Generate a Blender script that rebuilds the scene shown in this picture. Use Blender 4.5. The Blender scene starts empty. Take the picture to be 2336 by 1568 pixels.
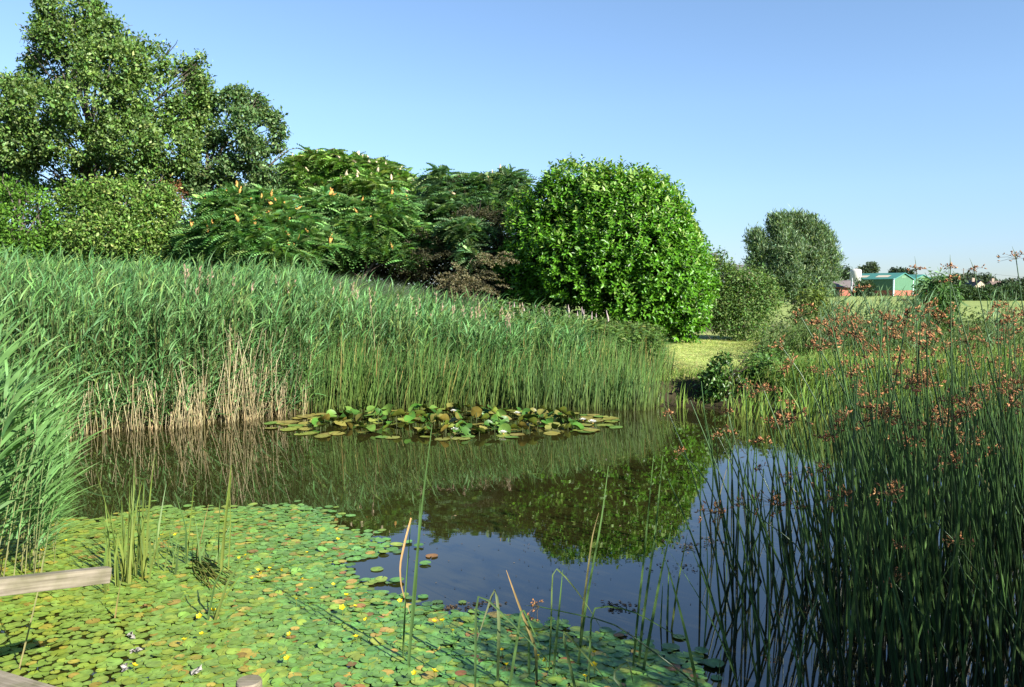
import bpy, math
import numpy as np
from mathutils import Vector, Matrix

R_ = math.radians
rng = np.random.default_rng(11)
sc = bpy.context.scene
COL = sc.collection

# ------------------------------------------------------------------ camera
FPX, CX, CY, HOR, CAMZ = 1817.0, 1168.0, 784.0, 665.0, 2.0     # photo measured on a 2336 x 1568 frame
PITCH = math.atan((CY - HOR) / FPX)
cam = bpy.data.cameras.new('camera')
cam.lens = 28.0
cam.sensor_width = 36.0
cam.clip_end = 6000
cam.clip_start = 0.05
cam_o = bpy.data.objects.new('camera', cam)
COL.objects.link(cam_o)
cam_o.location = (0, 0, CAMZ)
cam_o.rotation_euler = (math.pi / 2 - PITCH, 0, 0)
sc.camera = cam_o

# ------------------------------------------------------------------ sky, sun, exposure
SUN_EL = 31.0
SUN_TRAVEL = np.array([-0.72, 0.69])                            # ground direction the light travels
SUN_AZ = math.atan2(-SUN_TRAVEL[0], -SUN_TRAVEL[1])             # where the sun stands, clockwise from +Y
w = bpy.data.worlds.new('World')
sc.world = w
w.use_nodes = True
nt = w.node_tree
bg = nt.nodes['Background']
sky = nt.nodes.new('ShaderNodeTexSky')
sky.sky_type = 'NISHITA'
sky.sun_disc = False
sky.sun_elevation = R_(SUN_EL)
sky.sun_rotation = SUN_AZ
sky.altitude = 0
sky.air_density = 1.0
sky.dust_density = 0.0
sky.ozone_density = 3.5
tcw = nt.nodes.new('ShaderNodeTexCoord')                        # a cooler, less glaring horizon than the clear-air model gives
sxyz = nt.nodes.new('ShaderNodeSeparateXYZ')
nt.links.new(tcw.outputs['Generated'], sxyz.inputs[0])
rmp = nt.nodes.new('ShaderNodeValToRGB')
rmp.color_ramp.elements[0].position = 0.0
rmp.color_ramp.elements[0].color = (.42, .50, .67, 1)
rmp.color_ramp.elements[1].position = .9
rmp.color_ramp.elements[1].color = (.60, .66, .76, 1)
for ps, cl_ in ((.04, (.54, .60, .77, 1)), (.12, (.76, .79, .89, 1)), (.22, (.92, .93, .96, 1)), (.38, (1, 1, 1, 1))):
    e_ = rmp.color_ramp.elements.new(ps)
    e_.color = cl_
nt.links.new(sxyz.outputs['Z'], rmp.inputs[0])
mxw = nt.nodes.new('ShaderNodeVectorMath')
mxw.operation = 'MULTIPLY'
nt.links.new(sky.outputs[0], mxw.inputs[0])
nt.links.new(rmp.outputs[0], mxw.inputs[1])
nt.links.new(mxw.outputs[0], bg.inputs[0])
bg.inputs[1].default_value = 0.072
sun = bpy.data.lights.new('sun', 'SUN')
sun.energy = 5.0
sun.angle = R_(0.53)
sun.color = (1.0, 0.95, 0.87)
sun_o = bpy.data.objects.new('sun', sun)
COL.objects.link(sun_o)
st = SUN_TRAVEL / np.linalg.norm(SUN_TRAVEL)
dirv = Vector((st[0] * math.cos(R_(SUN_EL)), st[1] * math.cos(R_(SUN_EL)), -math.sin(R_(SUN_EL))))
sun_o.rotation_euler = dirv.to_track_quat('-Z', 'Y').to_euler()
sc.view_settings.view_transform = 'Standard'
sc.view_settings.look = 'None'
sc.view_settings.gamma = 1
sc.view_settings.exposure = 1.6
sc.cycles.max_bounces = 6
sc.cycles.diffuse_bounces = 3
sc.cycles.glossy_bounces = 3
sc.cycles.transmission_bounces = 3
sc.cycles.caustics_reflective = False
sc.cycles.caustics_refractive = False

# ------------------------------------------------------------------ helpers
CP, SP = math.cos(PITCH), math.sin(PITCH)


def ray(px, py):
    a, b = (np.asarray(px, float) - CX) / FPX, (CY - np.asarray(py, float)) / FPX
    return np.stack([a, CP + b * SP, -SP + b * CP], -1)


def W(px, py, Y):
    """world point seen at photo pixel (px, py) at distance Y"""
    d = ray(px, py)
    return d * (np.asarray(Y, float) / d[..., 1])[..., None] + np.array([0, 0, CAMZ])


def G(px, py, z=0.0):
    d = ray(px, py)
    return d * ((z - CAMZ) / d[..., 2])[..., None] + np.array([0, 0, CAMZ])


def PX(p):
    p = np.asarray(p, float) - np.array([0, 0, CAMZ])
    dep = p[..., 1] * CP - p[..., 2] * SP
    up = p[..., 1] * SP + p[..., 2] * CP
    return np.stack([CX + FPX * p[..., 0] / dep, CY - FPX * up / dep], -1)


def nrm(v):
    return v / np.maximum(np.linalg.norm(v, axis=-1, keepdims=True), 1e-9)


def smooth(a, b, x):
    t = np.clip((x - a) / (b - a), 0, 1)
    return t * t * (3 - 2 * t)


class MB:
    """collects faces (quads and tris) with a colour per vertex; build() links them as ONE mesh object"""

    def __init__(self):
        self.v, self.q, self.t, self.c, self.n = [], [], [], [], 0

    def add(self, v, q=None, t=None, c=(0.5, 0.5, 0.5)):
        v = np.asarray(v, float).reshape(-1, 3)
        c = np.asarray(c, float)
        if c.ndim == 1:
            c = np.broadcast_to(c, v.shape)
        self.v.append(v)
        self.c.append(c)
        if q is not None and len(q):
            self.q.append(np.asarray(q, int).reshape(-1, 4) + self.n)
        if t is not None and len(t):
            self.t.append(np.asarray(t, int).reshape(-1, 3) + self.n)
        self.n += len(v)
        return self

    def box(self, c, s, rz=0.0, col=(0.5, 0.5, 0.5), M=None):
        x = np.array([[-1, -1, -1], [1, -1, -1], [1, 1, -1], [-1, 1, -1], [-1, -1, 1], [1, -1, 1], [1, 1, 1], [-1, 1, 1]]) * 0.5 * np.asarray(s)
        cz, sz = math.cos(rz), math.sin(rz)
        x = x @ np.array([[cz, sz, 0], [-sz, cz, 0], [0, 0, 1]])
        return self.add(x + np.asarray(c), [[0, 3, 2, 1], [4, 5, 6, 7], [0, 1, 5, 4], [1, 2, 6, 5], [2, 3, 7, 6], [3, 0, 4, 7]], c=col)

    def mesh(self, name, mat, sm=False):
        v = np.concatenate(self.v)
        c = np.concatenate(self.c)
        q = np.concatenate(self.q) if self.q else np.zeros((0, 4), int)
        t = np.concatenate(self.t) if self.t else np.zeros((0, 3), int)
        me = bpy.data.meshes.new(name)
        me.vertices.add(len(v))
        me.vertices.foreach_set('co', v.astype(np.float32).ravel())
        li = np.concatenate([q.ravel(), t.ravel()]).astype(np.int32)
        me.loops.add(len(li))
        me.loops.foreach_set('vertex_index', li)
        me.polygons.add(len(q) + len(t))
        ls = np.concatenate([np.arange(len(q)) * 4, len(q) * 4 + np.arange(len(t)) * 3]).astype(np.int32)
        me.polygons.foreach_set('loop_start', ls)
        me.polygons.foreach_set('use_smooth', np.full(len(ls), bool(sm) or mat.name not in ('weathered_wood', 'painted_sheet')))
        me.update(calc_edges=True)
        at = me.color_attributes.new('Col', 'FLOAT_COLOR', 'POINT')
        at.data.foreach_set('color', np.concatenate([c, np.ones((len(c), 1))], 1).astype(np.float32).ravel())
        me.materials.append(mat)
        return me

    def build(self, name, mat, parent=None, sm=False):
        o = bpy.data.objects.new(name, self.mesh(name, mat, sm))
        COL.objects.link(o)
        if parent is not None:
            o.parent = parent
        return o


def tag(o, label=None, cat=None, group=None, kind=None):
    for k, v in (('label', label), ('category', cat), ('group', group), ('kind', kind)):
        if v:
            o[k] = v
    return o


def empty(name, loc=(0, 0, 0)):
    o = bpy.data.objects.new(name, None)
    o.location = [float(a) for a in loc]
    COL.objects.link(o)
    return o


def linkobj(name, me, parent=None):
    o = bpy.data.objects.new(name, me)
    COL.objects.link(o)
    if parent is not None:
        o.parent = parent
    return o


def stamp(mb, T, ax, no, s, pos, col, shade=None):
    """copies of template T=(verts, quads, tris) with +y along ax, +z near no; s is (N,) or (N,3)"""
    tv, tq, tt = T
    tv = np.asarray(tv, float)
    ax = nrm(ax)
    sd = nrm(np.cross(ax, no))
    nn = np.cross(sd, ax)
    s = np.asarray(s, float)
    if s.ndim == 1:
        s = np.repeat(s[:, None], 3, 1)
    N, K = len(ax), len(tv)
    loc = tv[None] * s[:, None, :]
    v = loc[..., 0:1] * sd[:, None] + loc[..., 1:2] * ax[:, None] + loc[..., 2:3] * nn[:, None] + np.asarray(pos)[:, None]
    off = (np.arange(N) * K)[:, None, None]
    q = (np.asarray(tq, int).reshape(-1, 4)[None] + off).reshape(-1, 4) if tq is not None and len(tq) else None
    t = (np.asarray(tt, int).reshape(-1, 3)[None] + off).reshape(-1, 3) if tt is not None and len(tt) else None
    c = np.repeat(np.asarray(col)[:, None, :], K, 1)
    if shade is not None:
        c = c * np.asarray(shade)[None, :, None]
    mb.add(v.reshape(-1, 3), q, t, c.reshape(-1, 3))


def ribbons(mb, base, d, L, wd, bend, nseg, col, col2=None, side=None, prof=0.9, tip=0.05):
    """N tapering blades: p(t) = base + L (d t + bend t^2)"""
    N = len(base)
    t = np.linspace(0, 1, nseg + 1)
    d = nrm(d)
    p = base[:, None] + L[:, None, None] * (d[:, None] * t[None, :, None] + bend[:, None] * (t ** 2)[None, :, None])
    tg = nrm(d[:, None] + 2 * bend[:, None] * t[None, :, None])
    if side is None:
        side = rng.normal(size=(N, 3))
    sd = nrm(np.cross(tg, np.broadcast_to(side[:, None], tg.shape)))
    w_ = wd[:, None] * np.maximum(tip, np.where(t < 0.35, 0.55 + 0.45 * t / 0.35, (1 - (t - 0.35) / 0.65) ** prof))[None]
    v = np.stack([p - sd * w_[..., None] * .5, p + sd * w_[..., None] * .5], 2).reshape(-1, 3)
    K = 2 * (nseg + 1)
    k = np.arange(nseg)
    tq = np.stack([2 * k, 2 * k + 1, 2 * k + 3, 2 * k + 2], 1)
    q = (tq[None] + (np.arange(N) * K)[:, None, None]).reshape(-1, 4)
    c = col[:, None] if col2 is None else col[:, None] * (1 - t)[None, :, None] + col2[:, None] * t[None, :, None]
    c = np.broadcast_to(c, (N, nseg + 1, 3))
    mb.add(v, q, None, np.repeat(c, 2, 1).reshape(-1, 3))


def stems(mb, base, top, bend, r0, r1, col, col2=None, sides=3, nseg=3):
    N = len(base)
    t = np.linspace(0, 1, nseg + 1)
    L = np.linalg.norm(top - base, axis=1)
    p = base[:, None] + (top - base)[:, None] * t[None, :, None] + bend[:, None] * (t * (1 - t))[None, :, None] * L[:, None, None]
    d = nrm(top - base)
    a = nrm(np.cross(d, np.array([0.3, 1, 0.1])))
    b = np.cross(d, a)
    an = np.arange(sides) * 2 * math.pi / sides
    ring = a[:, None] * np.cos(an)[None, :, None] + b[:, None] * np.sin(an)[None, :, None]
    r = r0[:, None] * (1 - t) + r1[:, None] * t
    v = (p[:, :, None] + ring[:, None] * r[:, :, None, None]).reshape(-1, 3)
    K = sides * (nseg + 1)
    tq = []
    for k in range(nseg):
        for j in range(sides):
            j2 = (j + 1) % sides
            tq.append([k * sides + j, k * sides + j2, (k + 1) * sides + j2, (k + 1) * sides + j])
    q = (np.array(tq)[None] + (np.arange(N) * K)[:, None, None]).reshape(-1, 4)
    c = col[:, None] if col2 is None else col[:, None] * (1 - t)[None, :, None] + col2[:, None] * t[None, :, None]
    c = np.broadcast_to(c, (N, nseg + 1, 3))
    mb.add(v, q, None, np.repeat(c, sides, 1).reshape(-1, 3))


def tube(mb, pts, rad, sides=6, col=(.2, .15, .1), cap=False):
    pts = np.asarray(pts, float)
    n = len(pts)
    tg = nrm(np.gradient(pts, axis=0))
    ref = np.array([0.13, 0.97, 0.2]) if abs(tg[0][1]) < .8 else np.array([1., .1, .2])
    a = nrm(np.cross(tg, ref))
    b = np.cross(tg, a)
    an = np.arange(sides) * 2 * math.pi / sides
    v = (pts[:, None] + np.asarray(rad, float)[:, None, None] * (a[:, None] * np.cos(an)[None, :, None] + b[:, None] * np.sin(an)[None, :, None])).reshape(-1, 3)
    q = [[k * sides + j, k * sides + (j + 1) % sides, (k + 1) * sides + (j + 1) % sides, (k + 1) * sides + j] for k in range(n - 1) for j in range(sides)]
    t = []
    if cap:
        v = np.concatenate([v, pts[-1:]])
        t = [[(n - 1) * sides + j, (n - 1) * sides + (j + 1) % sides, n * sides] for j in range(sides)]
    col = np.asarray(col, float)
    if col.ndim == 2:
        col = np.repeat(col, sides, 0)
        if cap:
            col = np.concatenate([col, col[-1:]])
    mb.add(v, q, t, col)


def curve(pts, n):
    """smooth resampled polyline"""
    pts = np.asarray(pts, float)
    u = np.concatenate([[0], np.cumsum(np.linalg.norm(np.diff(pts, axis=0), axis=1))])
    x = np.linspace(0, u[-1], n)
    return np.stack([np.interp(x, u, pts[:, i]) for i in range(pts.shape[1])], 1)


def vary(base, n, h=0.25, v=0.3, alt=None, fr=0.0):
    """n colours scattered about a base colour, a fraction fr mixed to alt"""
    c = np.repeat(np.asarray(base, float)[None], n, 0)
    if alt is not None:
        m = (rng.random(n) < fr) * rng.uniform(.4, 1, n)
        c = c * (1 - m[:, None]) + np.asarray(alt)[None] * m[:, None]
    c = c * (1 + rng.normal(0, v, n))[:, None].clip(.45, 1.8)
    c = c * (1 + rng.normal(0, h, (n, 3)) * np.array([.6, .2, .6])).clip(.5, 1.6)
    return c.clip(.004, .9)


def rdir(n):
    return nrm(rng.normal(size=(n, 3)))


# ------------------------------------------------------------------ materials
def base_mat(name):
    m = bpy.data.materials.new(name)
    m.use_nodes = True
    n = m.node_tree.nodes
    return m, n, m.node_tree.links, n['Principled BSDF']


def leaf_mat(name, rough=.5, trans=.3, spec=.4, tcol=(1.15, 1.2, .5), noise=0.25, nscale=6.0):
    m, n, l, p = base_mat(name)
    at = n.new('ShaderNodeAttribute')
    at.attribute_name = 'Col'
    nz = n.new('ShaderNodeTexNoise')
    nz.inputs['Scale'].default_value = nscale
    nz.inputs['Detail'].default_value = 3
    geo = n.new('ShaderNodeNewGeometry')
    l.new(geo.outputs['Position'], nz.inputs['Vector'])
    mr = n.new('ShaderNodeMapRange')
    mr.inputs[1].default_value = .3
    mr.inputs[2].default_value = .7
    mr.inputs[3].default_value = 1 - noise
    mr.inputs[4].default_value = 1 + noise
    l.new(nz.outputs[0], mr.inputs[0])
    mx = n.new('ShaderNodeVectorMath')
    mx.operation = 'SCALE'
    l.new(at.outputs['Color'], mx.inputs[0])
    l.new(mr.outputs[0], mx.inputs['Scale'])
    l.new(mx.outputs[0], p.inputs['Base Color'])
    p.inputs['Roughness'].default_value = rough
    p.inputs['Specular IOR Level'].default_value = spec
    if trans > 0:
        tr = n.new('ShaderNodeBsdfTranslucent')
        m2 = n.new('ShaderNodeVectorMath')
        m2.operation = 'MULTIPLY'
        m2.inputs[1].default_value = tcol
        l.new(mx.outputs[0], m2.inputs[0])
        l.new(m2.outputs[0], tr.inputs[0])
        ms = n.new('ShaderNodeMixShader')
        ms.inputs[0].default_value = trans
        l.new(p.outputs[0], ms.inputs[1])
        l.new(tr.outputs[0], ms.inputs[2])
        l.new(ms.outputs[0], n['Material Output'].inputs[0])
    return m


M_LEAF = leaf_mat('leaf', .55, .32, .18)
M_GLOSS = leaf_mat('glossy_leaf', .38, .28, .32)
M_REED = leaf_mat('reed_leaf', .5, .3, .18)
M_RUSH = leaf_mat('rush_stem', .35, .0, .4)
M_STRAW = leaf_mat('straw', .7, .1, .2)
M_BARK = leaf_mat('bark', .85, 0, .2, noise=.5, nscale=14)
M_PAD = leaf_mat('pad', .36, .12, .35, noise=.22, nscale=30)
M_LILY = leaf_mat('lily_leaf', .4, .22, .22)
M_PETAL = leaf_mat('petal', .5, .35, .3, tcol=(1, 1, .8), noise=.05)
M_HEAD = leaf_mat('rush_head', .7, .1, .2, noise=.3, nscale=60)
M_PLAIN = leaf_mat('painted_sheet', .6, 0, .3, noise=.06, nscale=1.2)


def wood_mat():
    m, n, l, p = base_mat('weathered_wood')
    tc = n.new('ShaderNodeTexCoord')
    mp = n.new('ShaderNodeMapping')
    mp.inputs['Scale'].default_value = (1.5, 45, 45)
    l.new(tc.outputs['Object'], mp.inputs[0])
    a = n.new('ShaderNodeTexNoise')
    a.inputs['Scale'].default_value = 2.5
    a.inputs['Detail'].default_value = 6
    l.new(mp.outputs[0], a.inputs[0])
    b = n.new('ShaderNodeTexNoise')
    b.inputs['Scale'].default_value = 9
    b.inputs['Detail'].default_value = 5
    l.new(tc.outputs['Object'], b.inputs[0])
    r = n.new('ShaderNodeValToRGB')
    r.color_ramp.elements[0].position = .3
    r.color_ramp.elements[0].color = (.115, .095, .065, 1)
    r.color_ramp.elements[1].position = .68
    r.color_ramp.elements[1].color = (.225, .195, .14, 1)
    l.new(a.outputs[0], r.inputs[0])
    r2 = n.new('ShaderNodeValToRGB')
    r2.color_ramp.elements[0].position = .35
    r2.color_ramp.elements[0].color = (.62, .66, .5, 1)
    r2.color_ramp.elements[1].position = .6
    r2.color_ramp.elements[1].color = (1, 1, 1, 1)
    l.new(b.outputs[0], r2.inputs[0])
    mx = n.new('ShaderNodeMix')
    mx.data_type = 'RGBA'
    mx.blend_type = 'MULTIPLY'
    mx.inputs[0].default_value = 1
    l.new(r.outputs[0], mx.inputs[6])
    l.new(r2.outputs[0], mx.inputs[7])
    l.new(mx.outputs[2], p.inputs['Base Color'])
    p.inputs['Roughness'].default_value = .8
    bp = n.new('ShaderNodeBump')
    bp.inputs['Strength'].default_value = .35
    bp.inputs['Distance'].default_value = .0008
    l.new(a.outputs[0], bp.inputs['Height'])
    l.new(bp.outputs[0], p.inputs['Normal'])
    return m


M_WOOD = wood_mat()


def water_mat():
    m, n, l, p = base_mat('murky_water')
    geo = n.new('ShaderNodeNewGeometry')
    nz = n.new('ShaderNodeTexNoise')
    nz.inputs['Scale'].default_value = .7
    nz.inputs['Detail'].default_value = 4
    l.new(geo.outputs['Position'], nz.inputs[0])
    r = n.new('ShaderNodeValToRGB')
    r.color_ramp.elements[0].position = .3
    r.color_ramp.elements[0].color = (.0145, .0135, .004, 1)
    r.color_ramp.elements[1].position = .7
    r.color_ramp.elements[1].color = (.020, .0185, .005, 1)
    l.new(nz.outputs[0], r.inputs[0])
    l.new(r.outputs[0], p.inputs['Base Color'])
    p.inputs['Roughness'].default_value = .012
    p.inputs['IOR'].default_value = 1.95
    mp = n.new('ShaderNodeMapping')
    mp.inputs['Scale'].default_value = (2.2, 5.0, 1)
    l.new(geo.outputs['Position'], mp.inputs[0])
    wz = n.new('ShaderNodeTexNoise')
    wz.inputs['Scale'].default_value = 1.6
    wz.inputs['Detail'].default_value = 3
    l.new(mp.outputs[0], wz.inputs[0])
    bp = n.new('ShaderNodeBump')
    bp.inputs['Strength'].default_value = .035
    bp.inputs['Distance'].default_value = .006
    l.new(wz.outputs[0], bp.inputs['Height'])
    l.new(bp.outputs[0], p.inputs['Normal'])
    return m


M_WATER = water_mat()
M_GROUND = leaf_mat('ground', .9, 0, .1, noise=.35, nscale=3.0)

# ------------------------------------------------------------------ ground and water
far_px = [(-350, 1040), (-120, 1020), (0, 1010), (130, 995), (200, 978), (400, 966), (600, 944), (800, 931), (1100, 926), (1450, 928), (1550, 925), (1700, 936), (1850, 950), (2100, 956), (2336, 962), (2700, 975)]
far_xy = G(*np.array(far_px, float).T)[:, :2]
POND = np.concatenate([far_xy, [[11.5, 9], [11, 4], [10, 1.2], [3, 1.0], [-6, 1.0], [-9, 2.5], [-10.0, 7]]])


def pond_sd(x, y):
    """signed distance to the pond edge, negative over water"""
    x, y = np.asarray(x, float), np.asarray(y, float)
    sh = x.shape
    P = np.stack([x.ravel(), y.ravel()], 1)
    A, B = POND, np.roll(POND, -1, 0)
    dm = np.full(len(P), 1e9)
    ins = np.zeros(len(P), bool)
    for a, b in zip(A, B):
        ab = b - a
        t = np.clip(((P - a) @ ab) / (ab @ ab), 0, 1)
        dm = np.minimum(dm, np.linalg.norm(P - a - t[:, None] * ab, axis=1))
        cr = ((a[1] > P[:, 1]) != (b[1] > P[:, 1]))
        with np.errstate(divide='ignore', invalid='ignore'):
            xi = (b[0] - a[0]) * (P[:, 1] - a[1]) / (b[1] - a[1]) + a[0]
        ins ^= cr & (P[:, 0] < xi)
    return np.where(ins, -dm, dm).reshape(sh)


def hgt(x, y):
    x, y = np.asarray(x, float), np.asarray(y, float)
    d = pond_sd(x, y)
    bank = .10 + .30 * smooth(-3.0, 4.5, x)                      # the reed side is low, the lawn side has a step
    h = np.where(d < 0, -.75 * smooth(0, 1.3, -d), bank * smooth(0, .5, d) + (.55 - bank) * smooth(.5, 7, d))
    mound = (1.25 * smooth(3.0, -5.5, x)) * smooth(15.2, 19.5, y) * smooth(70, 40, y)
    far = .35 * smooth(60, 200, y) + .9 * smooth(220, 500, y)
    wob = .05 * np.sin(x * .9 + 1.3) * np.cos(y * .7) * smooth(0, 2, d)
    near = smooth(2, 0, y) * 0
    return h + mound + far + wob + near


def grid_axis(lo, hi, fine0, fine1, step, n):
    mid = np.arange(fine0, fine1 + 1e-6, step)
    g = np.geomspace(1, abs(lo - fine0) + 1, n) - 1
    g2 = np.geomspace(1, hi - fine1 + 1, n) - 1
    return np.unique(np.concatenate([fine0 - g, mid, fine1 + g2]))


gx = grid_axis(-2500, 2500, -14, 18, .25, 50)
gy = grid_axis(-300, 4000, -2, 30, .25, 60)
X, Y = np.meshgrid(gx, gy)
Z = hgt(X, Y)
nx, ny = len(gx), len(gy)
i = np.arange(nx - 1)[None] + np.arange(ny - 1)[:, None] * nx
Q = np.stack([i, i + 1, i + 1 + nx, i + nx], -1).reshape(-1, 4)
D = pond_sd(X, Y)
soil, lawn, field, mud = [np.array(c) for c in ((.045, .038, .02), (.27, .32, .095), (.20, .25, .075), (.02, .016, .008))]
lawnw = (smooth(3.3, 4.1, X) * smooth(.8, 2.0, D) * smooth(32, 24, Y))[..., None]
fieldw = smooth(30, 42, Y)[..., None] * smooth(0, 4, X)[..., None]
patch = (.5 + .5 * np.sin(X * .21 + Y * .05) * np.sin(Y * .13 + 1))[..., None]
C = soil * (1 - lawnw) + lawn * lawnw
C = C * (1 - fieldw) + (field * (.85 + .3 * patch)) * fieldw
mudw = smooth(.3, -.05, D)[..., None]
C = C * (1 - mudw) + mud * mudw
mb = MB().add(np.stack([X, Y, Z], -1), Q, None, C.reshape(-1, 3))
tag(mb.build('ground', M_GROUND, sm=True), kind='structure')
mb = MB().add([[-13, .6, 0], [15, .6, 0], [15, 17, 0], [-13, 17, 0]], [[0, 1, 2, 3]])
tag(mb.build('water', M_WATER), kind='structure')


# ------------------------------------------------------------------ leaf templates (y = length, z = normal)
def T_diamond(wr=.55, fold=.12):
    return ([[0, 0, 0], [-wr / 2, .45, fold], [0, 1, 0], [wr / 2, .45, fold]], None, [[0, 2, 1], [0, 3, 2]])


def T_leaf(wr=.45, fold=.08, droop=.1):
    v = [[0, 0, 0], [-wr * .42, .25, fold], [-wr * .5, .55, fold], [0, 1, -droop], [wr * .5, .55, fold], [wr * .42, .25, fold], [0, .4, 0]]
    return (v, None, [[0, 6, 1], [1, 6, 2], [2, 6, 3], [6, 4, 3], [6, 5, 4], [0, 5, 6]])


def T_pinnate(n=9, wr=.20, droop=.35):
    """a sumac leaf: a drooping rachis with paired leaflets"""
    v, t = [], []
    for k in range(n):
        u = .12 + .85 * k / (n - 1)
        ln = .26 * (1 - .5 * abs(u - .45) / .55)
        for s in (-1, 1):
            b = np.array([0, u, -droop * u * u])
            d = np.array([s * .85, .45, -.35])
            d /= np.linalg.norm(d)
            e = b + d * ln
            m = b + d * ln * .45
            o = np.array([0, ln * wr, 0.012])
            i0 = len(v)
            v += [b, m - o, e, m + o]
            t += [[i0, i0 + 1, i0 + 2], [i0, i0 + 2, i0 + 3]]
    i0 = len(v)
    v += [[-.008, 0, 0], [.008, 0, 0], [.006, .5, -droop * .25 + .004], [-.006, .5, -droop * .25 + .004], [0, 1, -droop]]
    t += [[i0, i0 + 1, i0 + 2], [i0, i0 + 2, i0 + 3], [i0 + 3, i0 + 2, i0 + 4]]
    return (v, None, t)


T_DIA = T_diamond()
T_NAR = T_diamond(.22, .04)
T_LAU = T_leaf(.42, .07, .12)
T_PIN = T_pinnate(8, .42, .8)
T_PIN2 = T_pinnate(7, .55, .4)


def B5(blobs):
    return np.array([tuple(b[:4]) + (b[4] if len(b) > 4 else 0.,) for b in blobs], float)


def in_blobs(blobs, n, Y, dspread, shell=.55):
    """n points in a union of ellipsoids given in photo pixels; also the outward direction at each"""
    b = B5(blobs)
    wt = b[:, 2] * b[:, 3]
    k = rng.choice(len(b), n, p=wt / wt.sum())
    dy = b[:, 4] if b.shape[1] > 4 else np.zeros(len(b))
    c = W(b[:, 0], b[:, 1], Y + dy)
    rx, rz = b[:, 2] / FPX * (Y + dy), b[:, 3] / FPX * (Y + dy)
    ry = np.minimum((rx + rz) / 2, dspread)
    u = rdir(n)
    r = rng.random(n) ** (1 / 3)
    r = shell + (1 - shell) * r
    off = u * r[:, None] * np.stack([rx[k], ry[k], rz[k]], 1)
    return c[k] + off, u, k


def clusters(mb, blobs, Y, ncl, per, rad, T, size, cols, dspread=2.0, up=.5, shell=.5, out=.5, hang=0.0, sz_var=.3, gap=0.0, gf=1.0):
    """clumps of leaves spread through the crown's volume; gap thins them out by a wavy pattern so that sky shows through"""
    p, u, k = in_blobs(blobs, ncl, Y, dspread, shell)
    if gap:
        f = np.zeros(len(p))
        for _ in range(5):
            dd = rdir(1)[0] * rng.uniform(1.6, 4.2) * gf
            f += np.sin(p @ dd + rng.uniform(0, 6.28))
        keep = f > np.quantile(f, gap)
        p, u, ncl = p[keep], u[keep], int(keep.sum())
    n = ncl * per
    pp = np.repeat(p, per, 0) + rng.normal(size=(n, 3)) * rad * np.array([1, 1, .75])
    uu = np.repeat(u, per, 0)
    no = nrm(rdir(n) + np.array([0, 0, up]) + uu * out)
    ax = nrm(rdir(n) + uu * out + np.array([0, 0, -hang]))
    s = size * (1 + rng.normal(0, sz_var, n)).clip(.5, 1.8)
    clc = (1 + rng.normal(0, .12, ncl)).clip(.7, 1.3)
    c = cols(n) * np.repeat(clc, per)[:, None]
    stamp(mb, T, ax, no, s, pp, c)
    return p


def limbs(mb, root, trunk_top, blobs, Y, r0, col=(.10, .085, .065), nb=None, r1=.04, sides=6):
    """a tapered trunk and limbs that run out to the clumps of the crown"""
    root, trunk_top = np.asarray(root, float), np.asarray(trunk_top, float)
    n = 8
    t = np.linspace(0, 1, n)[:, None]
    wob = rng.normal(size=(n, 3)) * .06 * np.array([1, 1, 0])
    wob[0] = 0
    tr = root * (1 - t) + trunk_top * t + wob
    tube(mb, tr, np.linspace(r0, r0 * .35, n), 8, col)
    b = B5(blobs)
    dy = b[:, 4] if b.shape[1] > 4 else np.zeros(len(b))
    ct = W(b[:, 0], b[:, 1], Y + dy)
    for c in ct:
        hz = np.clip((c[2] - root[2]) / max(trunk_top[2] - root[2], .1) * .75 - .12, .33, .97)
        s = root * (1 - hz) + trunk_top * hz
        m = (s + c) / 2 + np.array([0, 0, .12 * np.linalg.norm(c - s)]) * rng.uniform(-.3, 1)
        tube(mb, curve([s, m, c], 6), np.linspace(r0 * (.5 - .3 * hz), r1 * .4, 6), 5, col)
        for _ in range(3):
            e = c + rdir(1)[0] * np.array([1, 1, .8]) * b[:, 2].mean() / FPX * Y * .9
            tube(mb, [c * .5 + m * .5, (c + e) / 2 + rng.normal(size=3) * .08, e], [r1 * .5, r1 * .3, .008], 4, col)


def tree(name, label, cat, blobs, Y, trunk_px, ncl, per, rad, T, size, cols, mat=None, r0=.15, group=None, dspread=2.0, z0=None, top_px=None, **kw):
    """trunk_px: where the trunk meets the ground"""
    b = W(trunk_px, 600, Y)
    z = hgt(b[0], b[1]) if z0 is None else z0
    root = np.array([b[0], b[1], float(z) - .1])
    o = empty(name, root)
    tag(o, label, cat, group)
    ba = B5(blobs)
    tx = top_px if top_px else (np.average(ba[:, 0]), ba[:, 1].min() * .6 + ba[:, 1].mean() * .4)
    tm = MB()
    limbs(tm, root, W(tx[0], tx[1], Y), blobs, Y, r0)
    cm = MB()
    clusters(cm, blobs, Y, ncl, per, rad, T, size, cols, dspread, **kw)
    for mbx, nm, mt in ((tm, 'trunk', M_BARK), (cm, 'crown', mat or M_LEAF)):
        mbx.v = [v - root for v in mbx.v]
        mbx.build(nm, mt, o)
    return o, root


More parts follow.
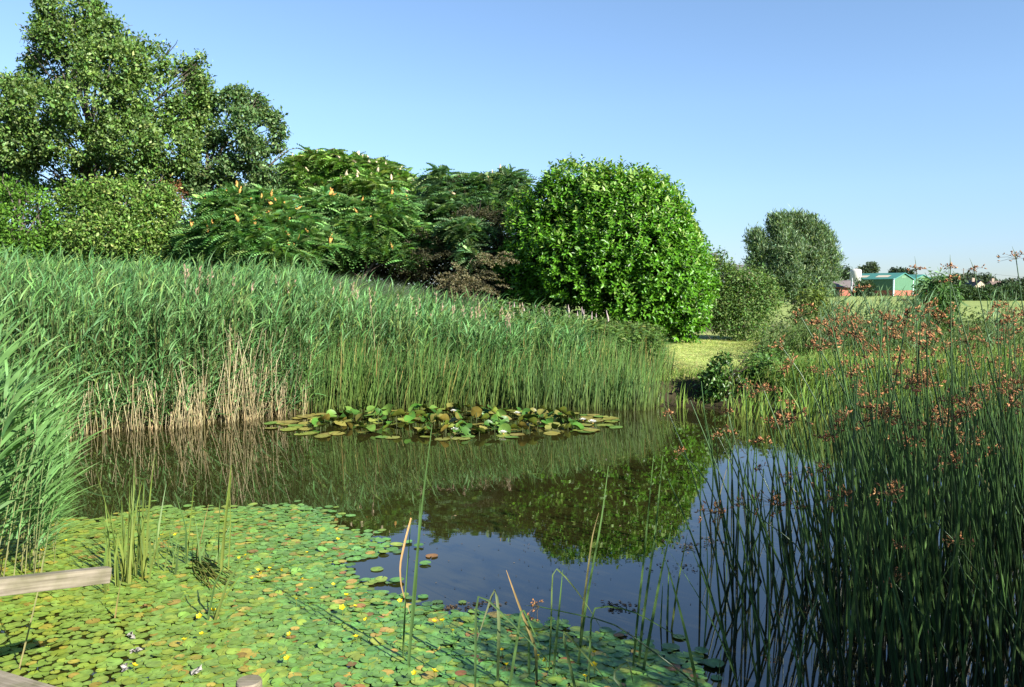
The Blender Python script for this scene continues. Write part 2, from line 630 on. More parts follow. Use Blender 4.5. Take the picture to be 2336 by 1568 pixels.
# ------------------------------------------------------------------ trees and shrubs behind the pond
t1 = [(70, 78, 14, 10), (92, 28, 10, 14), (250, 58, 13, 10), (290, 74, 14, 12), (354, 92, 16, 12), (388, 112, 13, 12), (426, 148, 12, 12), (448, 192, 14, 14), (6, 182, 18, 10), (38, 200, 16, 8), (104, 4, 12, 12), (214, 6, 14, 14), (18, 235, 12, 10), (80, 130, 16, 12), (118, 14, 26, 26), (150, 40, 22, 22), (195, 28, 34, 36), (95, 78, 30, 26), (170, 95, 60, 45), (245, 85, 40, 40), (300, 92, 22, 28), (335, 112, 38, 28), (380, 125, 26, 24), (408, 165, 40, 34), (440, 200, 34, 34), (452, 140, 7, 14), (449, 165, 7, 16),
      (250, 150, 85, 55, -1), (130, 165, 70, 45, 1), (60, 205, 50, 24, -.5), (15, 190, 26, 16), (90, 250, 80, 45, -1.2), (10, 290, 36, 40), (220, 245, 95, 60, -1.5), (340, 220, 80, 55, -.5), (415, 260, 52, 50, .5), (50, 335, 70, 45, -1), (165, 330, 85, 50, -1), (285, 325, 85, 55, -1.5), (380, 335, 65, 55, -.5), (10, 370, 40, 40, .5), (120, 395, 70, 40, 0), (330, 400, 70, 40, .5), (225, 390, 40, 25, 1), (140, 430, 60, 26, .5), (40, 430, 50, 30, .5), (330, 440, 60, 24, 1), (230, 440, 50, 20, 1.2)]
tree('deciduous_tree', 'tallest tree at the back, pale windblown leaves on an open spreading crown', 'tree', t1, 30, 235, 7600, 16, .16, T_DIA, .135,
     lambda n: vary((.095, .17, .035), n, .2, .32, (.20, .28, .11), .3), r0=.13, top_px=(175, 40), dspread=2.4, up=.35, out=.35, gap=.40, gf=1.5)
t2 = [(640, 300, 10, 12), (592, 230, 14, 10), (545, 213, 16, 10), (656, 345, 10, 10), (622, 264, 12, 8), (470, 208, 12, 8), (478, 226, 34, 20), (530, 232, 32, 24), (572, 238, 26, 20), (600, 278, 26, 26), (555, 290, 45, 38, -.5), (470, 280, 36, 36, .3), (618, 330, 26, 24), (505, 340, 30, 26), (585, 340, 40, 34, -.6), (530, 392, 56, 36), (620, 400, 46, 34), (440, 330, 26, 32), (430, 400, 40, 32), (430, 460, 50, 32, -1), (655, 380, 24, 26), (610, 440, 60, 26), (480, 430, 55, 32, .5)]
tree('deciduous_tree', 'darker mid height tree with a bare forked trunk, right beside the tallest tree', 'tree', t2, 31, 470, 2700, 16, .13, T_DIA, .135,
     lambda n: vary((.075, .14, .042), n, .2, .34, (.20, .28, .13), .25), r0=.11, top_px=(470, 240), dspread=1.8, up=.35, out=.35, gap=.4, gf=1.4)
tree('bright_bush', 'fresh green rounded bush at the left edge behind the reeds', 'bush',
     [(15, 424, 18, 12), (60, 440, 14, 12), (100, 470, 16, 14), (112, 505, 14, 18), (20, 520, 80, 55), (85, 545, 52, 50), (10, 455, 50, 34, 1), (70, 470, 40, 30, 1), (40, 590, 80, 40), (110, 600, 30, 40), (-60, 520, 60, 80)], 22, 40, 1500, 16, .12, T_DIA, .095,
     lambda n: vary((.085, .185, .022), n, .15, .28), r0=.08, up=.4, dspread=1.2, gap=.2, gf=1.6)
bush_o, bush_root = tree('bright_bush', 'yellow green loose bush before the tall tree, reddish withered twigs on its right', 'bush',
     [(178, 428, 16, 18), (228, 418, 13, 16), (262, 424, 12, 12), (300, 420, 18, 14), (342, 412, 14, 18), (150, 450, 18, 14), (385, 470, 20, 20), (200, 475, 62, 45), (285, 470, 80, 52), (240, 540, 100, 55, -.5), (350, 500, 50, 60), (160, 560, 45, 40), (330, 560, 75, 50, -.4), (390, 570, 40, 45), (200, 600, 80, 30), (330, 610, 80, 30), (360, 440, 32, 26)], 22.5, 260, 2500, 16, .13, T_DIA, .095,
     lambda n: vary((.095, .18, .03), n, .2, .34, (.25, .32, .10), .25), r0=.08, up=.35, dspread=1.2, gap=.12, gf=1.8)
o = MB()
clusters(o, [(395, 448, 16, 32)], 23.4, 60, 10, .1, T_DIA, .09, lambda n: vary((.15, .07, .03), n, .2, .3), .4)
o.v = [v - bush_root for v in o.v]
o.build('withered_foliage', M_LEAF, bush_o)['label'] = 'rust brown withered leaves'


def sumac(label, blobs, Y, trunk_px, nl, cols, cones, ccol, size=.42, droop_face=.3, r0=.07):
    b = W(trunk_px, 600, Y)
    root = np.array([b[0], b[1], float(hgt(b[0], b[1])) - .1])
    o = empty('sumac_tree', root)
    tag(o, label, 'tree', 'sumac trees on the bank')
    tm, cm = MB(), MB()
    ba = B5(blobs)
    limbs(tm, root, W(ba[:, 0].mean(), ba[:, 1].mean(), Y), blobs, Y, r0, (.11, .085, .06))
    p, u, k = in_blobs(blobs, int(nl * .8), Y, 1.3, .55)
    p[:, 1] += rng.uniform(0, .3, len(p))
    per = 7
    n = len(p) * per
    pp = np.repeat(p, per, 0) + rng.normal(size=(n, 3)) * .03
    uu = np.repeat(u, per, 0)
    ang = np.tile(np.arange(per) * 2 * math.pi / per, len(p)) + rng.uniform(0, 6.28, n)
    rad = np.stack([np.cos(ang), np.sin(ang), rng.normal(.3, .22, n)], 1)
    ax = nrm(rad * .9 + uu * droop_face + rng.normal(size=(n, 3)) * .15)
    no = nrm(np.array([0, -.1, 1.0]) + uu * .25 - ax * .2 + rng.normal(size=(n, 3)) * .15)
    sz, cl_ = size * rng.uniform(.6, 1.25, n), cols(n)
    hf = rng.random(n) < .5
    for T_, mk in ((T_PIN, hf), (T_PIN2, ~hf)):
        stamp(cm, T_, ax[mk], no[mk], sz[mk], pp[mk], cl_[mk])
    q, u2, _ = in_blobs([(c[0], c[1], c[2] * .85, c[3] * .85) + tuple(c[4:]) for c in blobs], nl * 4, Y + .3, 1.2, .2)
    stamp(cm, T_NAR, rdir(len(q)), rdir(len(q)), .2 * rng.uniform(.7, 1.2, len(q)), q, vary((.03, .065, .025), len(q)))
    for mbx, nm, mt in ((tm, 'trunk', M_BARK), (cm, 'crown', M_LEAF)):
        mbx.v = [v - root for v in mbx.v]
        mbx.build(nm, mt, o)
    # flower cones, at the sunlit shoot tips
    if cones:
        tip = p[(u[:, 1] < .35) & (u[:, 2] > -.35)]
        tip = tip[rng.permutation(len(tip))[:cones]]
        th = np.linspace(0, 1, 7)
        prof = np.array([.1, .8, 1, .85, .6, .35, .02])
        c = MB()
        cc = np.repeat(np.asarray(ccol)[None], 7, 0)
        tube(c, np.stack([np.sin(th * 2) * .01, 0 * th, th * .24], 1), prof * .040, 7, cc)
        v = c.v[0]
        c.v[0] = v + rng.normal(size=v.shape) * .006
        me = c.mesh('flower_head', M_HEAD)
        for q in tip:
            f = linkobj('flower_head', me, o)
            f.location = Vector(q - root + np.array([0, -.08, .06]))
            s = rng.uniform(.65, 1.3)
            f.scale = (s, s, s * rng.uniform(.8, 1.15))
            f.rotation_euler = (rng.normal(0, .4), rng.normal(0, .4), rng.uniform(0, 6))
    return o


gs = lambda n: vary((.10, .22, .06), n, .18, .3, (.21, .33, .11), .35)
gy_ = lambda n: vary((.12, .24, .045), n, .18, .3, (.28, .36, .14), .35)
sumac('broad sumac with drooping feathery leaves and many orange flower cones',
      [(520, 470, 60, 34), (600, 475, 60, 36), (560, 530, 90, 48, -.6), (480, 545, 55, 40), (670, 520, 55, 38, -.2), (620, 570, 85, 38, -.7), (500, 595, 60, 26, -.3), (715, 560, 40, 30, -.4), (450, 590, 35, 30), (570, 618, 50, 16, -.8)], 21.5, 560, 1500, gs, 84, (.46, .26, .07))
sumac('sumac with few orange cones, between the broad sumac and the brown bush',
      [(800, 490, 50, 34), (850, 510, 50, 34, -.3), (790, 545, 44, 36, -.4), (890, 470, 45, 30), (840, 560, 40, 26, -.2), (730, 470, 50, 30, .6), (920, 520, 40, 40, .5), (985, 545, 40, 26, .2), (930, 580, 40, 22, -.2), (760, 600, 60, 20, .6)], 23.5, 820, 900, gs, 24, (.42, .23, .06))
sumac('tall pale sumac with creamy plumes against the sky, behind the other sumacs',
      [(700, 370, 34, 22), (755, 372, 40, 24), (810, 388, 44, 28), (865, 398, 42, 26), (915, 420, 34, 22), (840, 425, 70, 26, -.5), (720, 420, 50, 26), (790, 440, 80, 22, .4), (930, 450, 40, 26), (680, 400, 20, 30)], 27.5, 800, 1150, gy_, 80, (.50, .42, .27), .44)
sumac('bluish green sumac left of the laurel, rising over the brown bush',
      [(1005, 420, 32, 28), (1050, 428, 42, 26), (1110, 430, 42, 28), (1165, 425, 36, 28), (1020, 470, 50, 30, -.3), (1100, 470, 60, 30), (980, 490, 40, 28), (1060, 525, 46, 20, -2.3), (1080, 580, 26, 16, -2.6), (1170, 470, 40, 40), (945, 470, 36, 30)], 25, 1060, 950,
      lambda n: vary((.085, .18, .07), n, .18, .28, (.2, .29, .13), .3), 14, (.45, .33, .2), .42)

# brown berberis-like bush: arching layered sprays
bz = [(1000, 548, 34, 14), (1092, 486, 26, 14, .4), (1110, 510, 22, 22, .4), (1010, 580, 50, 18, -.3), (1060, 590, 40, 24, -.2), (1120, 560, 30, 40, .5), (950, 615, 46, 20, .3), (1000, 640, 40, 16, .1), (1090, 640, 50, 24, -.6), (1130, 620, 40, 40, .5), (1060, 665, 60, 18, -.3), (1150, 660, 40, 30, .5), (900, 620, 40, 30, .8)]
b = W(1050, 600, 23.4)
root = np.array([b[0], b[1], float(hgt(b[0], b[1])) - .1])
o = tag(empty('brown_bush', root), 'dark purple brown bush with arching layered sprays, left of the glossy laurel', 'bush')
tm, cm = MB(), MB()
limbs(tm, root, W(1050, 560, 23.4), bz, 23.4, .07, (.05, .04, .035))
p, u, k = in_blobs(bz, 620, 23.4, 1.0, .3)
for q, uu in zip(p, u):
    d = nrm(np.array([uu[0] + rng.normal(0, .4), uu[1] * .6 - .3, .15 + rng.normal(0, .2)]))
    m = 70
    s = rng.random(m) * .55
    pts = q + d * s[:, None] + np.array([0, 0, -.5]) * (s ** 2)[:, None] + rng.normal(size=(m, 3)) * np.array([.06, .06, .02])
    stamp(cm, T_DIA, rdir(m) + d, rdir(m) + np.array([0, 0, .8]), .055 * rng.uniform(.7, 1.3, m), pts, vary((.038, .040, .020), m, .15, .3, (.13, .125, .06), .2))
for mbx, nm, mt in ((tm, 'trunk', M_BARK), (cm, 'crown', M_LEAF)):
    mbx.v = [v - root for v in mbx.v]
    mbx.build(nm, mt, o)
o = MB()
lz = [(1060, 625, 42, 14), (1100, 650, 36, 12), (1075, 668, 46, 12), (1130, 590, 24, 14), (1040, 650, 22, 14)]
p, u, k = in_blobs(lz, 90, 20.2, .5, .3)
for q, uu in zip(p, u):
    d = nrm(np.array([uu[0] + .3, -.5, .05 + rng.normal(0, .2)]))
    m = 60
    s = rng.random(m) * .42
    pts = q + d * s[:, None] + np.array([0, 0, -.6]) * (s ** 2)[:, None] + rng.normal(size=(m, 3)) * np.array([.04, .04, .015])
    stamp(o, T_DIA, rdir(m) + d, rdir(m) + np.array([0, 0, .8]), .05 * rng.uniform(.7, 1.3, m), pts, vary((.155, .14, .075), m, .12, .25))
tag(o.build('pale_spray', M_LEAF), 'pale buff sprays of small leaves hanging low in front of the brown bush', 'bush')

# thicket under and behind the sumacs, its shade put into the dark leaf colour
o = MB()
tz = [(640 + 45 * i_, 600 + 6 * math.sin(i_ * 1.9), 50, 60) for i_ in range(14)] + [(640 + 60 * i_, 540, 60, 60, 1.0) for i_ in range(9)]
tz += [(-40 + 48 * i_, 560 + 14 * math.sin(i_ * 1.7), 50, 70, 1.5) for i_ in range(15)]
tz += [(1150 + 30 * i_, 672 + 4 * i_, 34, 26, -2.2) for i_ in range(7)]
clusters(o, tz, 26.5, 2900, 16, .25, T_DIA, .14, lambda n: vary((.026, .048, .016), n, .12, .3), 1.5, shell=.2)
tag(o.build('shade_thicket', M_LEAF), 'undergrowth beneath the sumac trees, leaves coloured dark for the shade', 'thicket', kind='stuff')

# cherry laurel
lb = [(1330, 470, 120, 84), (1405, 455, 90, 76, -.15), (1300, 430, 70, 50, 0), (1420, 520, 150, 128, -.3), (1480, 590, 120, 120, -.3), (1340, 590, 140, 100, -.3), (1240, 520, 80, 88, .3), (1530, 680, 70, 75, -.2), (1440, 680, 110, 62, -.6), (1210, 610, 66, 66, .6), (1555, 600, 54, 80, .4), (1470, 450, 66, 50, .4), (1290, 660, 80, 34, 0), (1540, 740, 44, 30, -.3), (1588, 640, 32, 50, .2), (1572, 730, 32, 40, 0)]
lb = [(c[0], c[1] + (16 if c[1] < 560 else 4)) + tuple(c[2:]) for c in lb]
b = W(1420, 600, 22)
root = np.array([b[0], b[1], float(hgt(b[0], b[1])) - .1])
o = tag(empty('laurel_bush', root), 'big dome of glossy bright green cherry laurel beside the mown grass', 'bush')
tm, cm = MB(), MB()
limbs(tm, root, W(1420, 520, 22), lb, 22, .1, (.07, .06, .045))
p, u, k = in_blobs(lb, 8200, 22, 2.2, .8)
f = sum(np.sin(p @ (rdir(1)[0] * rng.uniform(2, 6)) + rng.uniform(0, 6)) for _ in range(6))
p += u * (f * .045)[:, None]                                       # uneven, lumpy surface
keep = f > -9
p, u = p[keep], u[keep]
keep = u[:, 1] < .55
p, u = p[keep], u[keep]
per = 7
p = p + (.03 + .2 * rng.random(len(p)) ** 4)[:, None] * np.array([0, 0, 1.]) * (u[:, 2:3] > .2)
n = len(p) * per
sh = nrm(u * .8 + np.array([0, 0, .75]) + rng.normal(size=u.shape) * .25)
j = np.tile(np.arange(per), len(p))
ang = j * 2.4 + np.repeat(rng.uniform(0, 6.28, len(p)), per)
S = np.repeat(sh, per, 0)
a = nrm(np.cross(S, rdir(n)))
a = nrm(np.cross(S, np.repeat(rdir(len(p)), per, 0)))
bb = np.cross(S, a)
radial = a * np.cos(ang)[:, None] + bb * np.sin(ang)[:, None]
pp = np.repeat(p, per, 0) + S * (j * .036)[:, None]
ax = nrm(radial * .8 + S * (.25 + .08 * j)[:, None])
no = nrm(S - ax * .2 + rng.normal(size=(n, 3)) * .2)
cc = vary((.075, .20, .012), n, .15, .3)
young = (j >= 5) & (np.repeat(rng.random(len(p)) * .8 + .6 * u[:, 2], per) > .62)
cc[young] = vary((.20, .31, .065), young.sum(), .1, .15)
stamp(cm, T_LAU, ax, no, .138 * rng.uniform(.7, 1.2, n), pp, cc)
q, u2, _ = in_blobs([(c[0], c[1], c[2] * .8, c[3] * .8) + tuple(c[4:]) for c in lb], 30000, 22, 1.8, .25)   # darker, larger inner leaves filling the core
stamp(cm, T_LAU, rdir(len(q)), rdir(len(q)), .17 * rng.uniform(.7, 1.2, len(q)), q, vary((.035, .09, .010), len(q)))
for mbx, nm, mt in ((tm, 'trunk', M_BARK), (cm, 'crown', M_GLOSS)):
    mbx.v = [v - root for v in mbx.v]
    mbx.build(nm, mt, o)

tree('thin_shrub', 'thin twiggy shrub with small light leaves, right of the glossy laurel', 'shrub',
     [(1640, 620, 24, 40), (1665, 640, 34, 34), (1710, 645, 44, 34), (1745, 680, 32, 44), (1690, 690, 60, 40), (1640, 700, 40, 44), (1690, 740, 66, 34), (1630, 590, 8, 16)], 24, 1700, 1400, 13, .13, T_DIA, .075,
     lambda n: vary((.09, .165, .04), n, .2, .3, (.20, .26, .09), .22), r0=.05, up=.3, dspread=1.3)
tree('young_tree', 'young tree with bright hanging leaves under the far poplar, left of the rush heads', 'tree',
     [(1845, 690, 26, 26), (1838, 720, 24, 24), (1862, 670, 16, 16), (1870, 700, 18, 22)], 30, 1848, 220, 12, .13, T_NAR, .2,
     lambda n: vary((.12, .17, .04), n, .15, .25), r0=.05, up=.2, hang=.8, dspread=.8)
tree('young_tree', 'bright green willow sapling with drooping narrow leaves among the brown rush heads', 'tree',
     [(2140, 640, 14, 18), (2130, 665, 30, 24), (2160, 680, 22, 26), (2120, 700, 28, 28), (2150, 720, 26, 30), (2110, 660, 12, 12)], 19, 2140, 230, 12, .09, T_NAR, .15,
     lambda n: vary((.075, .155, .045), n, .15, .25), r0=.035, up=.2, hang=.9, dspread=.6)

# ------------------------------------------------------------------ far field: poplar, barns, silo, houses, hedge
tree('poplar_tree', 'lone grey green poplar in the far field with a short thick trunk', 'tree',
     [(1722, 550, 12, 26), (1735, 575, 16, 34), (1718, 600, 10, 16), (1768, 520, 10, 28), (1785, 505, 9, 16), (1782, 535, 18, 36), (1805, 512, 10, 22), (1826, 506, 9, 18), (1830, 530, 18, 34), (1850, 520, 9, 26), (1866, 545, 16, 34), (1886, 560, 11, 28), (1795, 575, 34, 40, -1), (1845, 575, 38, 42), (1896, 595, 12, 26), (1800, 625, 44, 28, -1), (1862, 622, 38, 30), (1905, 628, 8, 14), (1830, 655, 56, 20), (1800, 672, 40, 12), (1850, 668, 40, 12), (1752, 610, 24, 30), (1770, 640, 24, 18)], 85, 1812, 4200, 13, .3, T_NAR, .44,
     lambda n: vary((.09, .15, .07), n, .15, .3, (.25, .33, .19), .4), r0=.3, dspread=3, top_px=(1815, 560), gap=.1, gf=.9, hang=-.9, shell=.35)
for lab, bl, Yd, px, c in (
        ('small dark round tree left of the white silo', [(1915, 632, 20, 12), (1928, 622, 12, 10), (1905, 640, 16, 10)], 205, 1915, (.035, .06, .03)),
        ('pointed grey tree rising behind the barn roof', [(1985, 618, 12, 10), (1990, 610, 6, 7), (1972, 620, 8, 6)], 240, 1985, (.07, .1, .06)),
        ('bush growing against the dark long wall of the barn', [(1972, 668, 18, 16), (1965, 652, 12, 10), (1980, 655, 12, 10), (1960, 672, 14, 12)], 185, 1972, (.045, .075, .035)),
        ('green tree left of the utility pole beyond the hedge', [(2172, 648, 16, 18), (2180, 640, 12, 10)], 190, 2172, (.06, .095, .05)),
        ('round pale tree between the utility pole and the gabled house', [(2208, 637, 14, 9), (2200, 645, 10, 8)], 330, 2208, (.08, .11, .075)),
        ('bushy grey tree between the two houses', [(2245, 640, 16, 9), (2255, 646, 12, 10), (2235, 645, 9, 9)], 330, 2245, (.08, .11, .075)),
        ('dark tree in front of the long roofed house', [(2300, 652, 14, 8), (2292, 658, 12, 6)], 250, 2300, (.045, .07, .04)),
        ('dark tree at the right edge beyond the hedge', [(2330, 652, 14, 9), (2345, 648, 16, 10)], 250, 2335, (.05, .075, .045)),
        ('low bush beside the brick shed', [(1880, 668, 14, 14), (1895, 672, 10, 10), (1868, 674, 10, 8)], 170, 1882, (.05, .08, .04)),
        ('low tree peeping over the second barn roof', [(2068, 627, 9, 5), (2044, 622, 6, 4)], 250, 2066, (.05, .075, .05))):
    tree('distant_tree', lab, 'tree', bl, Yd, px, 160, 14, Yd * .0024, T_DIA, Yd * .0032, (lambda cc: lambda n: vary(cc, n, .12, .28))(c), r0=.3, dspread=5, group='trees around the farm')

m, nn_, ll, pp_ = base_mat('sheet_metal')
BRICK = (.31, .10, .065)
# barns
BR, BD = np.array([95.5, 200.0]), R_(36)
gd = np.array([math.cos(BD), math.sin(BD)])
ld = np.array([-math.sin(BD), math.cos(BD)])


def barn(label, corner, wd, ln, zb, ze, zr, skyl):
    o = empty('barn', (corner[0], corner[1], zb))
    tag(o, label, 'barn', 'green barns')
    P = lambda a, b, z: np.array([*(gd * a + ld * b), z])
    zm = (ze - zb) * .44
    he, hr = ze - zb, zr - zb
    lo, hi, rf, tr = MB(), MB(), MB(), MB()
    quad = lambda mbx, pts, col: mbx.add(pts, [[0, 1, 2, 3]], None, col)
    for mbx, z0, z1, col, off in ((lo, 0, zm, BRICK, 0), (hi, zm, he, (.065, .15, .085), .05)):
        for (a0, b0), (a1, b1) in (((0 - off, 0 - off), (wd + off, 0 - off)), ((wd + off, 0 - off), (wd + off, ln + off)), ((wd + off, ln + off), (-off, ln + off)), ((-off, ln + off), (-off, -off))):
            quad(mbx, [P(a0, b0, z0), P(a1, b1, z0), P(a1, b1, z1), P(a0, b0, z1)], col)
    for b in (-.05, ln + .05):
        hi.add([P(-.05, b, he), P(wd + .05, b, he), P(wd / 2, b, hr)], None, [[0, 1, 2]], (.065, .15, .085))
    for s in (0, 1):
        e = -.35 if s == 0 else wd + .35
        quad(rf, [P(e, -.4, he - .12), P(wd / 2, -.4, hr + .1), P(wd / 2, ln + .4, hr + .1), P(e, ln + .4, he - .12)], (.045, .16, .135))
        quad(rf, [P(e, -.4, he - .3), P(wd / 2, -.4, hr - .08), P(wd / 2, -.4, hr + .1), P(e, -.4, he - .12)], (.05, .2, .17))
    lo.build('brick_wall', M_PLAIN, o)
    hi.build('cladding', M_PLAIN, o)
    rf.build('roof', M_PLAIN, o)
    for t0, t1_ in skyl:
        k = MB()
        up = .03
        f = lambda u, v: P(-.35 + (wd / 2 + .35) * u, ln * v, he - .12 + (hr - he + .22) * u + up)
        quad(k, [f(.3, t0), f(.62, t0), f(.62, t1_), f(.3, t1_)], (.42, .37, .27))
        k.build('skylight', M_PLAIN, o)
    k = MB()
    k.box(P(-.12, -.12, he / 2), (.28, .28, he), BD, (.5, .62, .66))
    k.build('downpipe', M_PLAIN, o)
    k = MB()
    quad(k, [P(wd * .38, -.09, he + .1), P(wd * .62, -.09, he + .1), P(wd * .62, -.09, he + .75), P(wd * .38, -.09, he + .75)], (.10, .19, .11))
    k.build('vent', M_PLAIN, o)
    return o


zb = float(W(2036, 684, 200)[2])
ze, zr = float(W(2036, 635.7, 200)[2]), float(W(2061, 623.5, 204)[2])
barn('green clad barn with brick base and two pale skylights, beside the white silo', BR, 9.6, 11.5, zb, ze, zr, [(.18, .48), (.68, .98)])
barn('second green barn behind the first, partly hidden by the willow sapling', BR + gd * 10.0 + ld * .3, 9.6, 11.5, zb, ze, zr - .3, [])
# silo
c = W(1952, 640, 192)
zg = float(hgt(c[0], c[1]))
o = tag(empty('feed_silo', (c[0], c[1], zg)), 'white hopper silo on legs in front of the barn end', 'silo')
zt, z1, z2 = [float(W(1952, y, 192)[2]) - zg for y in (616, 631, 646)]
k = MB()
tube(k, [[0, 0, z2], [0, 0, z1], [0, 0, zt - .25], [0, 0, zt], [0, 0, zt + .3]], [.35, 1.3, 1.3, 1.2, .2], 18, (.48, .47, .43), True)
k.build('hopper', M_PLAIN, o, sm=True)
for a in range(4):
    k = MB()
    x, y = 1.25 * math.cos(a * 1.571 + .5), 1.25 * math.sin(a * 1.571 + .5)
    tube(k, [[x, y, -.2], [x, y, z1 + .3]], [.11, .11], 6, (.45, .48, .5))
    k.build('leg', M_PLAIN, o)
k = MB()
tube(k, [[0, 0, z2 + .05], [.3, -.3, z2 - 1.2], [.9, -.4, z2 - 2.2]], [.25, .3, .2], 8, (.12, .12, .13))
k.build('outlet_pipe', M_PLAIN, o)
# shed
c = W(1915, 660, 198)
zg = float(hgt(c[0], c[1]))
o = tag(empty('brick_shed', (c[0], c[1], zg)), 'low brick shed with a grey sloping roof left of the silo', 'shed')
k = MB().box((0, 0, 1.1), (6.2, 5, 2.2), .1, BRICK)
k.build('wall', M_PLAIN, o)
k = MB()
k.add([[-3.6, -3.2, 2.25], [3.2, -3.2, 2.0], [3.2, 0, 3.9], [-3.4, 0, 3.7], [-3.6, 3, 2.3], [3.2, 3, 2.1]], [[0, 1, 2, 3], [3, 2, 5, 4]], None, (.13, .11, .105))
k.build('roof', M_PLAIN, o)
k = MB().box((-1.8, -2.65, .95), (1.6, .1, 1.9), .1, (.012, .012, .012))
k.build('doorway', M_PLAIN, o)


def house(label, px, Y, wd, zt_px, zb_px, ridge_side, wall, roofc, chim):
    c = W(px, 650, Y)
    zg = float(hgt(c[0], c[1]))
    o = tag(empty('brick_house', (c[0], c[1], zg)), label, 'house', 'houses beyond the hedge')
    zt, ze = float(W(px, zt_px, Y)[2]) - zg, float(W(px, zb_px, Y)[2]) - zg
    h = wd / 2
    d = 4.0
    k = MB()
    k.box((0, 0, ze / 2), (wd, 2 * d, ze), 0, wall)
    if ridge_side:
        for s in (-1, 1):
            k.add([[s * h, -d, ze], [s * h, d, ze], [s * h * .95, 0, zt - .1]], None, [[0, 1, 2]], wall)
    else:
        for s in (-1, 1):
            k.add([[-h, s * d, ze], [h, s * d, ze], [0, s * d, zt - .1]], None, [[0, 1, 2]], wall)
    k.build('wall', M_PLAIN, o)
    r = MB()
    if ridge_side:
        for s in (-1, 1):
            r.add([[-h - .3, s * (d + .4), ze - .2], [h + .3, s * (d + .4), ze - .2], [h * .95, 0, zt], [-h * .95, 0, zt]], [[0, 1, 2, 3]], None, roofc)
    else:
        for s in (-1, 1):
            r.add([[s * (h + .3), -d - .3, ze - .2], [s * (h + .3), d + .3, ze - .2], [0, d + .3, zt], [0, -d - .3, zt]], [[0, 1, 2, 3]], None, roofc)
    ro = r.build('roof', M_PLAIN, o)
    for x in chim:
        k = MB().box((x * h, 0, zt + .2), (.9, .9, 1.4), 0, (.33, .24, .18))
        k.build('chimney', M_PLAIN, ro)


house('small gabled house with a dark roof beside the utility pole', 2224, 300, 5.5, 640, 655, False, (.42, .33, .25), (.05, .05, .055), [-.3])
house('long house with a wide brown tiled roof and two chimneys', 2284, 300, 9.5, 641, 657, True, (.3, .2, .15), (.13, .095, .08), [-.7, .85])
house('grey roofed farm building just showing over the thin shrub', 1716, 150, 8.0, 604, 616, True, (.2, .15, .12), (.12, .11, .11), [])
# utility pole with its wire
c = W(2197, 650, 220)
zg = float(hgt(c[0], c[1]))
o = tag(empty('utility_pole', (c[0], c[1], zg)), 'thin wooden utility pole carrying a wire beyond the hedge', 'pole')
zt = float(W(2197, 612, 220)[2]) - zg
k = MB()
tube(k, [[0, 0, -.2], [0, 0, zt]], [.15, .11], 7, (.16, .14, .12), True)
k.build('post', M_PLAIN, o)
k = MB().box((0, -.15, zt - .5), (1.4, .1, .12), .2, (.16, .14, .12))
k.build('crossarm', M_PLAIN, o)
k = MB()
t = np.linspace(0, 1, 12)
tube(k, np.stack([t * 40, t * 14, zt - .4 - 1.6 * t - 1.0 * np.sin(t * 3.14)], 1), np.full(12, .03), 4, (.05, .05, .055))
k.build('wire', M_PLAIN, o)
# far hedge and the scrub at the foot of the barns
o = MB()
hp = np.array([(2165 + 14 * i_, 672 + 4 * math.sin(i_ * 1.7), 14, 15) for i_ in range(16)])
clusters(o, hp, 112, 1300, 12, .3, T_DIA, .3, lambda n: vary((.05, .09, .035), n, .12, .28), 4, shell=.4)
tag(o.build('field_hedge', M_LEAF), 'long clipped green hedge along the right side of the field', 'hedge')
o = MB()
hp = [(1880 + 12 * i_, 687 + 2 * math.sin(i_ * 2.1), 10, 4 + 2 * math.sin(i_ * 1.3) ** 2) for i_ in range(24)]
clusters(o, hp, 165, 700, 10, .35, T_DIA, .35, lambda n: vary((.07, .11, .04), n, .15, .3, (.30, .26, .03), .06), 4, shell=.3)
tag(o.build('field_weeds', M_LEAF), 'rough weeds with yellow flowers along the foot of the barns', 'weeds', kind='stuff')
o = MB()
hp = [(2000, 695, 22, 5), (1975, 703, 20, 4), (2060, 690, 16, 5), (2028, 692, 24, 4)]
clusters(o, hp, 110, 220, 10, .2, T_NAR, .3, lambda n: vary((.075, .055, .045), n, .12, .3), 3, shell=.2)
tag(o.build('dock_weeds', M_LEAF), 'brown purple seeding weeds in the middle of the far field', 'weeds', kind='stuff')
# far tree line on the horizon
o = MB()
hp = [(-200 + 26 * i_, 658 + 3 * math.sin(i_ * 2.3) + 2 * math.sin(i_ * .7), 22, 7) for i_ in range(110)]
clusters(o, hp, 420, 2600, 8, 1.3, T_DIA, 1.5, lambda n: vary((.06, .085, .06), n, .1, .2), 10, shell=.2)
tag(o.build('far_woodland', M_LEAF), 'low grey green line of far trees on the horizon', 'woodland', kind='stuff')


# ------------------------------------------------------------------ reeds
WIND = np.array([.75, .35, 0.])


